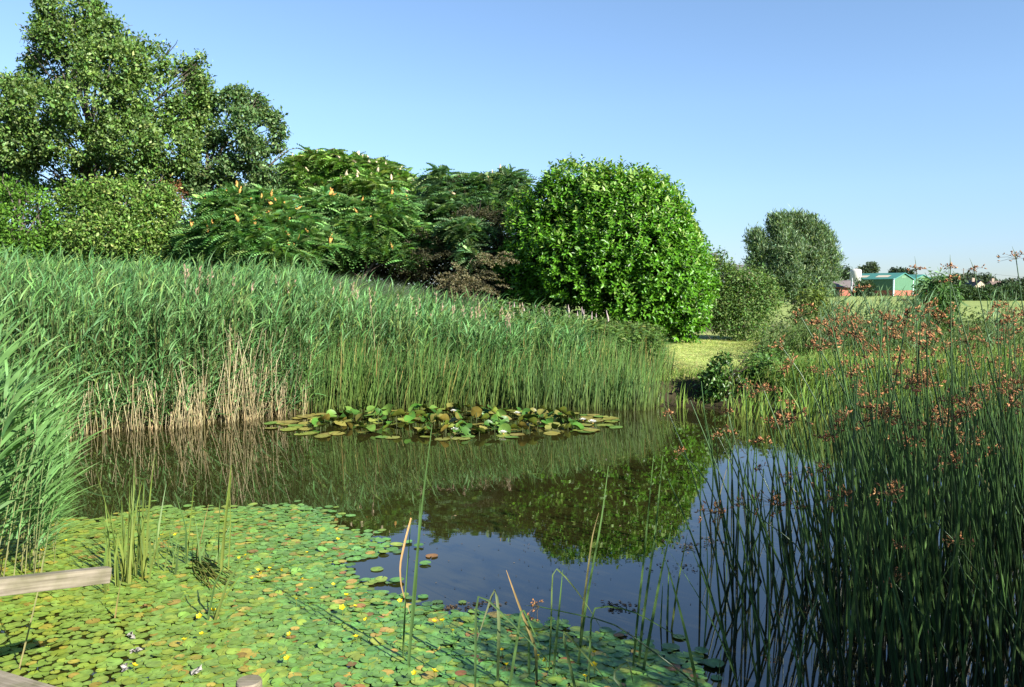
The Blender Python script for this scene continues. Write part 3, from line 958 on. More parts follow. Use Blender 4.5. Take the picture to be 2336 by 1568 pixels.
def reed_plants(mb, base, h, nl, col, lean=.06, ll=(.32, .5), lw=.024, lo=.22, wind=.55, stem_col=(.12, .15, .055), stem_low=(.17, .145, .06)):
    n = len(base)
    top = base + np.stack([rng.normal(0, lean, n) * h + .05 * h, rng.normal(0, lean, n) * h, h], 1)
    sc1, sc2 = vary(stem_low, n, .1, .25), vary(stem_col, n, .1, .2)
    stems(mb, base, top, rng.normal(size=(n, 3)) * .03, np.full(n, .0055), np.full(n, .0025), sc1, sc2)
    t = (lo + (1 - lo) * (np.arange(nl)[None] + rng.random((n, nl))) / nl)
    B = base[:, None] + (top - base)[:, None] * t[..., None]
    N = n * nl
    B = B.reshape(-1, 3)
    t = t.ravel()
    a = rng.uniform(0, 6.28, N)
    out = np.stack([np.cos(a), np.sin(a), 0 * a], 1)
    out = nrm(out + WIND * wind)
    elev = .78 + .6 * t + rng.normal(0, .2, N)
    d = out * np.cos(elev)[:, None] + np.array([0, 0, 1.]) * np.sin(elev)[:, None]
    L = rng.uniform(*ll, N) * (1.05 - .35 * np.abs(t - .6))
    bend = out * .28 + np.array([0, 0, -1.]) * rng.uniform(.05, .6, N)[:, None] + WIND * .15
    c = np.repeat(col(n), nl, 0) * (1 + rng.normal(0, .15, N))[:, None].clip(.6, 1.4)
    ribbons(mb, B, d, L, np.full(N, lw) * rng.uniform(.7, 1.2, N), bend, 4, c, c * 1.05, side=np.cross(out, np.array([0, 0, 1.])) * .0 + out * .3 + np.array([0, 0, 1.]) + rng.normal(size=(N, 3)) * .35)


def scatter(n, x0, x1, d0, d1):
    """points on the far bank: photo column x0..x1, d0..d1 metres behind the shore line"""
    px = rng.uniform(x0, x1, n)
    fx = np.array(far_px, float)
    sh = G(px, np.interp(px, fx[:, 0], fx[:, 1]))
    d = d0 + (d1 - d0) * rng.random(n)
    q = sh[:, :2] * (1 + d / sh[:, 1])[:, None]
    return np.stack([q[:, 0], q[:, 1], np.maximum(hgt(q[:, 0], q[:, 1]), -.3)], 1), px, d


reed_c = lambda n: vary((.095, .205, .066), n, .16, .26, (.16, .23, .06), .18)
o = MB()
b, px, d = scatter(3800, -260, 720, -.35, 3.6)
b[:, 2] = np.maximum(b[:, 2], -.05)
h = np.interp(px, [-200, 0, 400, 600, 720], [2.28, 2.22, 2.14, 2.06, 1.95]) * rng.uniform(.84, 1.07, len(b)) * (.86 + .14 * smooth(-.3, 1.2, d))
reed_plants(o, b, h, 12, reed_c, lo=.13)
b, px, d = scatter(2100, 640, 1330, .15, 3.4)
h = np.interp(px, [640, 800, 1000, 1200, 1300], [1.95, 1.62, 1.3, 1.05, .9]) * rng.uniform(.85, 1.08, len(b))
reed_plants(o, b, h, 9, reed_c)
tag(o.build('reed_bed', M_REED), 'dense bed of grey green common reeds on the far left bank', 'reeds', kind='stuff')

o = MB()
b, px, d = scatter(420, -60, 720, -.45, .05)
keep = (px < 420) | (px > 650) | (rng.random(420) < .35)
b, px, d = b[keep], px[keep], d[keep]
b[:, 2] = -.05
reed_plants(o, b, rng.uniform(.4, 1.15, len(b)), 8, reed_c, lo=.1, ll=(.22, .4))
tag(o.build('young_reeds', M_REED), 'short young green reeds standing in the water before the reed bed', 'reeds', kind='stuff')
# straw coloured dead stalks along the waterline
o = MB()
b1, px1, d1 = scatter(520, -100, 660, -.5, .3)
b2, px2, d2 = scatter(1000, 250, 700, -.55, .25)
pat = .5 + .3 * np.sin(px2 * .047) + .3 * np.sin(px2 * .11 + 1)
keep = rng.random(1000) < pat * np.interp(px2, [250, 430, 540, 640, 700], [.15, .8, 1, .9, .1])
b2, px2 = b2[keep], px2[keep]
for b, hh in ((b1, rng.uniform(.25, .85, 520)), (b2, np.interp(px2, [420, 480, 560, 645], [.9, 1.5, 1.45, 1.1]) * rng.uniform(.3, 1.1, len(px2)))):
    n = len(b)
    b[:, 2] = np.maximum(b[:, 2], -.1)
    top = b + np.stack([rng.normal(.05, .17, n) * hh, rng.normal(0, .1, n) * hh, hh], 1)
    stems(o, b, top, rng.normal(size=(n, 3)) * .1, np.full(n, .006), np.full(n, .0035), vary((.30, .245, .12), n, .12, .3), vary((.50, .43, .25), n, .1, .28))
b, px, d = scatter(90, 380, 1260, .2, 2.8)
n = len(b)
hh = np.interp(px, [380, 640, 900, 1260], [2.2, 1.9, 1.6, 1.2]) * rng.uniform(.85, 1.08, n)
top = b + np.stack([rng.normal(.03, .08, n) * hh, rng.normal(0, .06, n) * hh, hh], 1)
stems(o, b, top, rng.normal(size=(n, 3)) * .06, np.full(n, .006), np.full(n, .004), vary((.30, .23, .12), n, .1, .25), vary((.36, .29, .17), n, .1, .25))
for q in top:
    m = 16
    sv = rng.random(m)
    stamp(o, T_NAR, np.stack([rng.normal(.3, .3, m), rng.normal(0, .3, m), np.full(m, 1.)], 1), rdir(m), rng.uniform(.04, .08, m), q + np.stack([rng.normal(0, .006, m), rng.normal(0, .006, m), (sv - .7) * .2], 1), vary((.36, .26, .18), m, .1, .2))
tag(o.build('dry_reed_stalks', M_STRAW), 'straw coloured dead reed stalks along the far waterline', 'reeds', kind='stuff')

# thin upright rushes and cattail leaves behind the water lilies
o = MB()
b, px, d = scatter(11000, 650, 1530, -.3, 2.6)
keep = (px < 1400) | (rng.random(len(b)) < np.interp(px, [1400, 1470, 1530], [.8, .35, .12]))
b, px, d = b[keep], px[keep], d[keep]
n = len(b)
b[:, 2] = np.maximum(b[:, 2], -.05)
cl_ = .5 + .25 * np.sin(b[:, 0] * 5.1 + b[:, 1] * 3) + .25 * np.sin(b[:, 0] * 11.3 - b[:, 1] * 6 + 1)
h = np.interp(px, [650, 1000, 1300, 1420, 1530], [1.45, 1.38, 1.2, 1.05, .8]) * (.66 + .34 * cl_) * (.3 + .85 * rng.random(n) ** .6)
ribbons(o, b, np.stack([rng.normal(.04, .13, n), rng.normal(0, .1, n), np.ones(n)], 1), h, rng.uniform(.009, .020, n), np.stack([rng.normal(.05, .08, n), rng.normal(0, .06, n), -.04 * np.ones(n)], 1), 4,
        vary((.085, .12, .025), n, .15, .3) * (.7 + .6 * cl_)[:, None], vary((.085, .18, .045), n, .15, .28, (.36, .27, .10), .12) * (.75 + .5 * cl_)[:, None], side=np.array([0, 1., .0]) + rng.normal(size=(n, 3)) * .4)
b, px, d = scatter(420, 1180, 1500, -.55, -.1)
n = len(b)
b[:, 2] = -.05
ribbons(o, b, np.stack([rng.normal(.03, .06, n), rng.normal(0, .06, n), np.ones(n)], 1), rng.uniform(.35, 1.1, n), rng.uniform(.010, .018, n), np.stack([rng.normal(.05, .08, n), rng.normal(0, .06, n), -.04 * np.ones(n)], 1), 4,
        vary((.08, .11, .025), n, .15, .3), vary((.08, .165, .05), n, .15, .28), side=np.array([0, 1., .0]) + rng.normal(size=(n, 3)) * .4)
tag(o.build('cattail_bed', M_REED), 'thin upright green rushes standing behind the white water lilies', 'rushes', kind='stuff')

# leafy herbs among the rushes, and tall fine grass on the bank behind
o = MB()
b, px, d = scatter(420, 1120, 1500, 1.2, 3.4)
for q, x in zip(b, px):
    m = 60
    hh = np.interp(x, [1100, 1300, 1500], [1.35, 1.05, .85]) * rng.uniform(.75, 1.1)
    s = rng.random(m) ** .7
    pts = q + np.stack([rng.normal(0, .09, m), rng.normal(0, .09, m), s * hh], 1)
    a = rng.uniform(0, 6.28, m)
    ax = np.stack([np.cos(a), np.sin(a), rng.normal(.1, .3, m)], 1)
    stamp(o, T_DIA, ax, rdir(m) * .4 + np.array([0, -.2, 1]), .11 * rng.uniform(.6, 1.2, m), pts, vary((.085, .15, .035), m, .12, .25, (.2, .22, .08), .12))
tag(o.build('leafy_herbs', M_LEAF), 'leafy yellow green herbs growing between the rushes and the laurel', 'weeds', kind='stuff')
o = MB()
n = 36000
x, y = rng.uniform(-13, 4.0, n), rng.uniform(16.2, 21.5, n)
keep = (y < 21.6 - .25 * np.maximum(x, -2)) & (x < 3.1 - .25 * (y - 16))
x, y = x[keep], y[keep]
n = len(x)
b = np.stack([x, y, hgt(x, y)], 1)
ribbons(o, b, np.stack([rng.normal(.1, .2, n), rng.normal(0, .2, n), np.ones(n)], 1), rng.uniform(.45, .95, n), rng.uniform(.008, .014, n), np.stack([rng.normal(.3, .2, n), rng.normal(0, .2, n), -.25 * np.ones(n)], 1), 4,
        vary((.06, .105, .04), n, .12, .2), vary((.085, .125, .065), n, .12, .2), side=np.array([0, 1., .3]) + rng.normal(size=(n, 3)) * .4)
tag(o.build('bank_grass', M_REED), 'tall fine blue green grass on the bank behind the reeds', 'grass', kind='stuff')

# flower spires at the foot of the laurel
th = np.linspace(0, 1, 6)
k1, k2 = MB(), MB()
tube(k1, np.stack([0 * th, 0 * th, th * .8], 1), np.full(6, .006), 4, (.08, .11, .04))
tube(k2, np.stack([.01 * np.sin(th * 5), 0 * th, .78 + th * .3], 1), np.array([.016, .02, .018, .016, .01, .003]), 6, (.36, .29, .27))
ms, mf = k1.mesh('stalk', M_RUSH), k2.mesh('flower_spike', M_HEAD)
spx = [1165, 1180, 1215, 1222, 1250, 1290, 1296, 1302, 1310, 1318, 1326, 1335, 1350, 1204, 1232, 1388]
for i_, x in enumerate(spx):
    p = W(x, 720, 17.2)
    z = float(W(x, np.interp(x, [1165, 1390], [692, 708]) + rng.normal(0, 5), 17.2)[2]) - 1.08
    o = empty('spire_flower', (p[0], 17.2 + rng.normal(0, .3), z))
    tag(o, 'pale pinkish flower spire in the herbs ' + ('below the brown bush' if x < 1240 else 'at the foot of the laurel'), 'flower', 'pale flower spires by the laurel')
    linkobj('stalk', ms, o)
    linkobj('flower_spike', mf, o)
    o.rotation_euler = (rng.normal(0, .08), rng.normal(0, .12), 0)

# ------------------------------------------------------------------ right bank: lawn, weeds, iris
o = MB()
n = 60000
x, y = rng.uniform(2.2, 13, n), rng.uniform(14.4, 24, n)
dd = pond_sd(x, y)
keep = dd > .5
x, y, dd = x[keep], y[keep], dd[keep]
n = len(x)
ribbons(o, np.stack([x, y, hgt(x, y)], 1), np.stack([rng.normal(0, .9, n), rng.normal(0, .9, n), np.ones(n)], 1), rng.uniform(.03, .07, n) + .12 * (dd < 1.0) * rng.random(n), rng.uniform(.006, .012, n), np.stack([rng.normal(0, .3, n), rng.normal(0, .3, n), -.2 * np.ones(n)], 1), 2,
        vary((.25, .33, .075), n, .15, .28, (.50, .42, .19), .3) * (.85 + .3 * np.sin(x * 2.3 + y) * np.sin(y * 1.7 + 2))[:, None])
tag(o.build('mown_grass', M_REED), 'short mown straw green grass between the laurel and the water', 'grass', kind='stuff')

o = MB()
# tall grass fringe along the right bank
b, px, d = scatter(9000, 1470, 2700, -.1, 1.5)
keep = rng.random(len(b)) < np.interp(px, [1470, 1560, 1700, 1800, 2700], [.4, .3, .45, .9, 1])
b, px, d = b[keep], px[keep], d[keep]
n = len(b)
b[:, 2] = np.maximum(b[:, 2], -.05)
h = np.interp(px, [1470, 1600, 1720, 1850, 2336], [.22, .2, .34, .7, .85]) * rng.uniform(.5, 1.15, n)
ribbons(o, b, np.stack([rng.normal(.03, .15, n), rng.normal(0, .15, n), np.ones(n)], 1), h, rng.uniform(.008, .018, n), np.stack([rng.normal(.1, .2, n), rng.normal(0, .2, n), -.15 * np.ones(n)], 1), 4,
        vary((.10, .14, .022), n, .15, .35), vary((.115, .215, .035), n, .15, .35, (.34, .27, .1), .12), side=np.array([0, 1., .1]) + rng.normal(size=(n, 3)) * .5)
tag(o.build('bank_fringe_grass', M_REED), 'tall sunlit grass fringing the right bank', 'grass', kind='stuff')

o = MB()
# weeds belt between the lawn and the field
n = 9000
px = rng.uniform(1740, 2560, n)
yy = rng.uniform(17.5, 23, n)
x = (px - CX) / FPX * yy
hh = np.interp(px, [1740, 1800, 1900, 2336], [.5, .9, .95, .9]) * rng.uniform(.5, 1.2, n)
b = np.stack([x, yy, hgt(x, yy)], 1)
ribbons(o, b, np.stack([rng.normal(.1, .2, n), rng.normal(0, .2, n), np.ones(n)], 1), hh, rng.uniform(.010, .022, n), np.stack([rng.normal(.25, .2, n), rng.normal(0, .2, n), -.25 * np.ones(n)], 1), 4,
        vary((.08, .13, .03), n, .15, .32), vary((.12, .20, .055), n, .15, .32, (.30, .26, .12), .12), side=np.array([0, 1., .2]) + rng.normal(size=(n, 3)) * .5)
b2 = b[:420]
for q, H in zip(b2, hh[:420]):
    m = 40
    pts = q + np.stack([rng.normal(0, .12, m), rng.normal(0, .12, m), rng.random(m) * H * 1.05], 1)
    stamp(o, T_DIA, rdir(m), rdir(m) * .5 + np.array([0, 0, 1]), .085 * rng.uniform(.6, 1.2, m), pts, vary((.08, .125, .04), m, .12, .25, (.16, .17, .08), .15))
tag(o.build('weed_belt', M_REED), 'belt of tall mixed weeds between the lawn and the far field', 'weeds', kind='stuff')
o = MB()
n = 150
px = np.concatenate([rng.uniform(1880, 2120, n - 40), rng.uniform(2250, 2400, 40)])
yy = rng.uniform(15.5, 18, n)
b = np.stack([(px - CX) / FPX * yy, yy, yy * 0], 1)
b[:, 2] = hgt(b[:, 0], b[:, 1])
reed_plants(o, b, rng.uniform(1.0, 1.5, n), 8, lambda k_: vary((.09, .16, .07), k_, .12, .2), wind=.9, lean=.1)
tag(o.build('bank_reeds', M_REED), 'windblown reeds on the right bank behind the rush heads', 'reeds', kind='stuff')

# herbs along the lawn's water edge
o = MB()
b, px, d = scatter(80, 1700, 1900, .3, 2.6)
b2, px2, d2 = scatter(40, 1500, 1680, .05, .8)
for q in b:
    m = 46
    hh = rng.uniform(.2, .5)
    sv = rng.random(m) ** .7
    pts = q + np.stack([rng.normal(0, .07, m), rng.normal(0, .07, m), sv * hh], 1)
    a = rng.uniform(0, 6.28, m)
    stamp(o, T_DIA, np.stack([np.cos(a), np.sin(a), rng.normal(.2, .3, m)], 1), rdir(m) * .4 + np.array([0, -.2, 1]), .075 * rng.uniform(.6, 1.2, m), pts, vary((.07, .145, .032), m, .15, .3, (.22, .27, .09), .15))
tag(o.build('bank_herbs', M_LEAF), 'leafy green herbs along the water edge of the lawn', 'weeds', kind='stuff')
# dark leafy bush at the waterline of the lawn
p0 = W(1655, 900, 13.9)
root = np.array([p0[0], p0[1], 0.05])
o = tag(empty('bank_shrub', root), 'dark leafy shrub overhanging the water in front of the lawn', 'shrub')
tm, cm = MB(), MB()
bb_ = [(1640, 850, 24, 26), (1665, 880, 42, 34), (1640, 908, 40, 24), (1685, 840, 26, 18), (1625, 872, 22, 30), (1735, 850, 22, 16), (1655, 822, 8, 18), (1700, 820, 7, 14), (1670, 915, 40, 16), (1630, 838, 6, 14), (1745, 830, 7, 14)]
limbs(tm, root, W(1655, 870, 13.9), bb_, 13.9, .03, (.06, .045, .03), r1=.012)
clusters(cm, bb_, 13.9, 620, 9, .05, T_DIA, .07, lambda n_: vary((.05, .115, .022), n_, .15, .35, (.14, .22, .06), .15), .4, up=.5, gap=.25, gf=3)
for mbx, nm, mt in ((tm, 'branches', M_BARK), (cm, 'crown', M_GLOSS)):
    mbx.v = [v - root for v in mbx.v]
    mbx.build(nm, mt, o)


def sword_clump(name, label, cat, c, n, h, wd, spread, col, col2, group=None, splay=.14, mat=None):
    o = MB()
    b = np.stack([rng.normal(0, spread, n), rng.normal(0, spread, n), np.full(n, -.08)], 1)
    d = np.stack([b[:, 0] / max(spread, .01) * splay * .5 + rng.normal(.0, splay, n), rng.normal(0, splay, n), np.ones(n)], 1)
    L = h * rng.uniform(.5, 1.05, n)
    ribbons(o, b, d, L, wd * rng.uniform(.7, 1.15, n), np.stack([rng.normal(.04, .1, n), rng.normal(0, .08, n), -.05 * np.ones(n)], 1), 6, vary(col, n, .1, .15), vary(col2, n, .1, .18), side=np.array([0, 1., 0]) + rng.normal(size=(n, 3)) * .5, prof=.7)
    ob = o.build(name, mat or M_REED)
    ob.location = Vector([float(a_) for a_ in c])
    tag(ob, label, cat, group)
    return ob


for px_, py_, n_, h_, lab in ((1712, 962, 9, .62, 'small clump of yellow green sword leaves rising from the water before the bank shrub'), (1738, 968, 14, .72, 'brightest tuft of sword leaves in the water, right of the bank shrub'),
                              (1775, 958, 16, .78, 'broad clump of sword leaves in the water left of the rush stand'), (1555, 930, 8, .6, 'thin pair of pale sword leaves at the water edge of the lawn'), (1820, 955, 16, .85, 'dense sword leaf clump at the waterline, half behind the rushes'), (1672, 950, 10, .5, 'short tuft of sword leaves under the dark bank shrub'), (1700, 948, 14, .66, 'upright sword leaf tuft between the bank shrub and the brightest tuft'), (1850, 962, 18, .8, 'sword leaf clump in the water just left of the crowded rushes')):
    sword_clump('iris_plant', lab, 'plant', G(px_, py_), n_, h_, .02, .08, (.17, .21, .04), (.15, .29, .05), 'iris plants along the far bank')

# ------------------------------------------------------------------ white water lilies in the middle of the pond
nring = 18


def T_pad(notch=.22, dish=.03, wave=.02):
    a = np.linspace(notch, 2 * math.pi - notch, nring)
    v = [[0, 0, 0]] + [[math.sin(t), math.cos(t) * -1, 0 + dish + wave * math.sin(3 * t)] for t in a]
    mid = [[.55 * x[0], .55 * x[1], x[2] * .3] for x in v[1:]]
    v = v + mid
    nr = nring
    t = [[0, nr + 1 + k, nr + 2 + k] for k in range(nr - 1)]
    q = [[nr + 1 + k, 1 + k, 2 + k, nr + 2 + k] for k in range(nr - 1)]
    return (np.array(v), q, t)


def pad_mesh(name, mat, col, rim, dish, wave, curl=0.0, notch=.2):
    T = T_pad(notch, dish, wave)
    v = T[0].copy()
    if curl:
        v[:, 2] += curl * v[:, 0] ** 2
    v = v + rng.normal(size=v.shape) * np.array([.03, .03, .006])
    r = np.hypot(v[:, 0], v[:, 1])[:, None].clip(0, 1)
    c = np.asarray(col) * (1 - r ** 3) + np.asarray(rim) * r ** 3
    k = MB()
    k.add(v, T[1], T[2], c)
    k.add(v * np.array([1, 1, 1]) + np.array([0, 0, -.025]), [[a_[3], a_[2], a_[1], a_[0]] for a_ in T[1]], [[a_[2], a_[1], a_[0]] for a_ in T[2]], np.asarray(col) * .75 + np.array([.05, .02, 0]))
    return k.mesh(name, mat, sm=True)


flat_cols = [((.20, .21, .05), 'yellowish'), ((.23, .21, .05), 'browning'), ((.19, .23, .045), 'olive green'), ((.23, .20, .06), 'tan'), ((.11, .2, .04), 'mid green')]
up_cols = [((.04, .105, .016), 'dark green'), ((.06, .155, .02), 'glossy green'), ((.11, .20, .035), 'light green'), ((.05, .12, .02), 'deep green'), ((.13, .13, .03), 'bronze backed')]
flat_m = [(pad_mesh('water_lily_leaf', M_PAD, c, np.array(c) * rng.uniform(.7, 1.1), .02, .02, notch=.15), n_) for c, n_ in flat_cols for _ in range(2)]
up_m = [(pad_mesh('water_lily_leaf', M_LILY, c, c, .05, .07, rng.uniform(.25, .65), .15), n_) for c, n_ in up_cols for _ in range(3)]
cl = G(1022, 966)
hw = 420 / FPX * cl[1]
k1 = MB()
tube(k1, [[0, 0, 0], [0, .02, -1]], [.004, .005], 4, (.08, .1, .04))
ms_up = k1.mesh('stalk', M_RUSH)
cnt = 0
side_w = lambda u: "at the clump's left end" if u < -.6 else "in the clump's left half" if u < -.2 else "in the clump's middle" if u < .2 else "in the clump's right half" if u < .62 else "at the clump's right tip"
ylo, yhi = G(1022, 1006)[1], G(1022, 932)[1]
ymid, yh = (ylo + yhi) / 2, (yhi - ylo) / 2
tries = 0
placed = []
while cnt < 298 and tries < 9000:
    tries += 1
    u, v_ = rng.uniform(-1, 1), rng.uniform(-1, 1)
    e = (abs(u) ** 2.0) + v_ ** 2
    if e > 1:
        continue
    xx, yy_ = cl[0] + hw * u * .98, ymid + yh * v_ * (.95 - .1 * u)
    up = e < .72 and -.72 < u < .72 and rng.random() < .7
    r = rng.uniform(.08, .13) if not up else rng.uniform(.06, .10)
    if not up and any((xx - a_) ** 2 + (yy_ - b_) ** 2 < (.5 * (r + r_)) ** 2 for a_, b_, r_ in placed):
        continue
    if not up:
        placed.append((xx, yy_, r))
    me, nm = (up_m if up else flat_m)[rng.integers(len(up_m if up else flat_m))]
    if up:
        z = rng.uniform(.03, .06 + .13 * (1 - e))
        o = empty('water_lily_leaf', (xx, yy_, z))
        b_ = linkobj('blade', me, o)
        s_ = linkobj('stalk', ms_up, o)
        s_.scale = (1, 1, z + .1)
        b_.scale = (r, r, r)
        b_.rotation_euler = (rng.normal(.35, .4), rng.normal(0, .45), rng.uniform(0, 6.28))
        lab = f'{nm} raised lily leaf ' + side_w(u)
    else:
        o = linkobj('water_lily_leaf', me)
        o.location = (xx, yy_, .006 + .004 * rng.random())
        o.scale = (r, r, r)
        tl = .03 if e > .6 else .15
        o.rotation_euler = (rng.normal(0, tl), rng.normal(0, tl), rng.uniform(0, 6.28))
        if tl > .1:
            o.location.z += .02
        lab = f'{nm} flat lily leaf ' + ('on the front rim ' if v_ < -.45 else '') + side_w(u)
    tag(o, lab, 'leaf', 'leaves of the water lily clump')
    cnt += 1
# its white blooms
k = MB()
for ring, (nn, el, ln) in enumerate(((9, .45, .07), (8, .85, .06), (6, 1.2, .045))):
    for j_ in range(nn):
        a = j_ * 2 * math.pi / nn + ring * .3
        stamp(k, T_leaf(.45, .15, 0), np.array([[math.cos(a) * math.cos(el), math.sin(a) * math.cos(el), math.sin(el)]]), np.array([[-math.cos(a) * .6, -math.sin(a) * .6, .8]]), np.array([ln]), np.zeros((1, 3)), np.array([[.78, .77, .72]]))
mw = k.mesh('petals', M_PETAL)
k = MB()
tube(k, [[0, 0, 0], [0, 0, .03]], [.014, .008], 8, (.7, .45, .05), True)
my = k.mesh('stamens', M_PETAL)
for px_, py_, z, lab in ((1352, 966, .02, 'white water lily bloom at the right end of the lily clump'), (1040, 984, .03, 'white water lily bloom at the front of the lily clump'), (1148, 990, .02, 'small white water lily bloom low on the front rim'), (1035, 940, .18, 'white water lily bloom raised at the back of the clump'),
                         (1330, 960, .04, 'half open white water lily bloom beside the one at the right end'), (1180, 945, .16, 'white water lily bloom among the raised leaves right of the middle')):
    p = G(px_, py_, z)
    o = tag(empty('water_lily_flower', p), lab, 'flower', 'white water lily blooms')
    linkobj('petals', mw, o)
    linkobj('stamens', my, o)
    s = rng.uniform(.8, 1.25)
    o.scale = (s, s, s)

# ------------------------------------------------------------------ floating mat of small lily pads
edge = [(-400, 1180), (0, 1190), (230, 1192), (350, 1165), (480, 1170), (560, 1163), (640, 1165), (740, 1180), (700, 1200), (770, 1215), (870, 1250), (790, 1268), (745, 1290), (800, 1325), (830, 1350), (920, 1385), (1000, 1405), (1080, 1425), (1150, 1420), (1240, 1445), (1330, 1462), (1440, 1472), (1500, 1500), (1590, 1530), (1605, 1600), (1500, 1800), (-600, 1800)]
EP = np.array(edge, float)


def inside(poly, P):
    ins = np.zeros(len(P), bool)
    for a, b in zip(poly, np.roll(poly, -1, 0)):
        cr = ((a[1] > P[:, 1]) != (b[1] > P[:, 1]))
        with np.errstate(divide='ignore', invalid='ignore'):
            ins ^= cr & (P[:, 0] < (b[0] - a[0]) * (P[:, 1] - a[1]) / (b[1] - a[1]) + a[0])
    return ins


N = 150000
cand = np.stack([rng.uniform(-6, 1.4, N), rng.uniform(2.9, 7.6, N), np.zeros(N)], 1)
pxy = PX(cand)
jit = inside(EP, pxy + rng.normal(size=pxy.shape) * np.where(pxy[:, :1] > 650, np.array([[38., 15.]]), np.array([[18., 8.]])) * rng.random((len(pxy), 1)))
cand, pxy = cand[jit], pxy[jit]
# extra pads adrift in the open water
extra = [(640, 1160), (700, 1168), (730, 1172), (780, 1176), (800, 1180), (905, 1245), (930, 1240), (955, 1248), (985, 1270), (970, 1288), (905, 1328), (870, 1325), (690, 1163), (895, 1255), (860, 1300), (975, 1382), (1000, 1390), (1180, 1412), (1260, 1425), (820, 1238), (1130, 1405), (1560, 1500), (1530, 1480), (1480, 1478), (1585, 1500), (1400, 1452), (760, 1262), (850, 1270), (1550, 1455), (1600, 1490), (1630, 1520)]
ex = G(*np.array(extra, float).T)
rad = rng.uniform(.022, .044, len(cand))
cell = {}
acc = []
for i_ in range(len(cand)):
    x, y = cand[i_, :2]
    r = rad[i_]
    gxk, gyk = int(x // .12), int(y // .12)
    ok = True
    f = .68 if pxy[i_, 0] < 350 and pxy[i_, 1] > 1400 else .45
    for a in (-1, 0, 1):
        for b in (-1, 0, 1):
            for (x2, y2, r2) in cell.get((gxk + a, gyk + b), ()):
                if (x - x2) ** 2 + (y - y2) ** 2 < (f * (r + r2)) ** 2:
                    ok = False
                    break
            if not ok:
                break
        if not ok:
            break
    if ok:
        cell.setdefault((gxk, gyk), []).append((x, y, r))
        acc.append(i_)
P = np.concatenate([cand[acc], ex])
Rr = np.concatenate([rad[acc], rng.uniform(.034, .052, len(ex))])
pp2 = PX(P)
yel = smooth(900, 100, pp2[:, 0] * .8 + (1568 - pp2[:, 1]) * .35)
n = len(P)
kinds = rng.choice(4, n, p=[.69, .24, .05, .02])
basec = np.array([(.105, .23, .058), (.175, .255, .045), (.34, .26, .06), (.22, .11, .04)])
hues = ['green', 'yellow green', 'yellowed', 'browned']
pc = basec[kinds] * (1 + rng.normal(0, .16, (n, 1))).clip(.6, 1.4) * (1 + rng.normal(0, .06, (n, 3)))
pc = pc * (1 - .45 * yel[:, None]) + np.array([.25, .28, .02]) * .45 * yel[:, None]
rot = rng.uniform(0, 6.28, n)
tilt = rng.normal(0, .035, (n, 2))
flip = rng.random(n) < .025
tilt[flip] = rng.normal(0, .22, (flip.sum(), 2))
zz = .004 + .012 * rng.random(n) + Rr * np.abs(tilt).max(1) * .6
nrm_ = nrm(np.stack([tilt[:, 0], tilt[:, 1], np.ones(n)], 1))
ax = nrm(np.cross(nrm_, np.stack([np.cos(rot), np.sin(rot), 0 * rot], 1)))
P[:, 2] = zz
vis = (pp2[:, 0] > -20) & (pp2[:, 0] < 2350) & (pp2[:, 1] < 1575)
# the pads that show largest become things of their own
score = np.where(vis, Rr ** 2 / P[:, 1] ** 3, 0)
big = np.argsort(-score)[:300]
isbig = np.zeros(n, bool)
isbig[big] = True
o = MB()
T = T_pad(.12, .02, .015)
r_t = np.hypot(T[0][:, 0], T[0][:, 1])
shade = 1.06 - .16 * r_t ** 2
s_ = ~isbig
stamp(o, T, ax[s_], nrm_[s_], Rr[s_], P[s_], pc[s_], shade)
tag(o.build('lily_pad_mat', M_PAD, sm=True), 'floating mat of small green and yellow lily pads over the near water', 'lily pads', kind='stuff')


def where(x, y):
    if x < 330 and y > 1500:
        return 'by the jetty corner'
    if x < 330:
        return 'near the handrail shadow'
    if 430 < x < 700 and y > 1490:
        return 'beside the round wooden post'
    if x < 620:
        return 'left of the round post'
    if x < 900:
        return 'right of the round post'
    if x < 1080:
        return 'around three tall rush blades'
    if x < 1320:
        return 'under the bent rush leaves'
    return 'in shade by the rush stand'


for i_ in big:
    k = MB()
    stamp(k, T, ax[i_:i_ + 1], nrm_[i_:i_ + 1], Rr[i_:i_ + 1], np.zeros((1, 3)), pc[i_:i_ + 1], shade)
    o = k.build('lily_pad', M_PAD, sm=True)
    o.location = P[i_]
    szw = 'small' if Rr[i_] < .045 else 'medium' if Rr[i_] < .056 else 'large'
    tag(o, f'{szw} {hues[kinds[i_]]} lily pad {"tilted up " if flip[i_] else ""}' + where(*pp2[i_]), 'lily pad', 'small lily pads of the near mat')

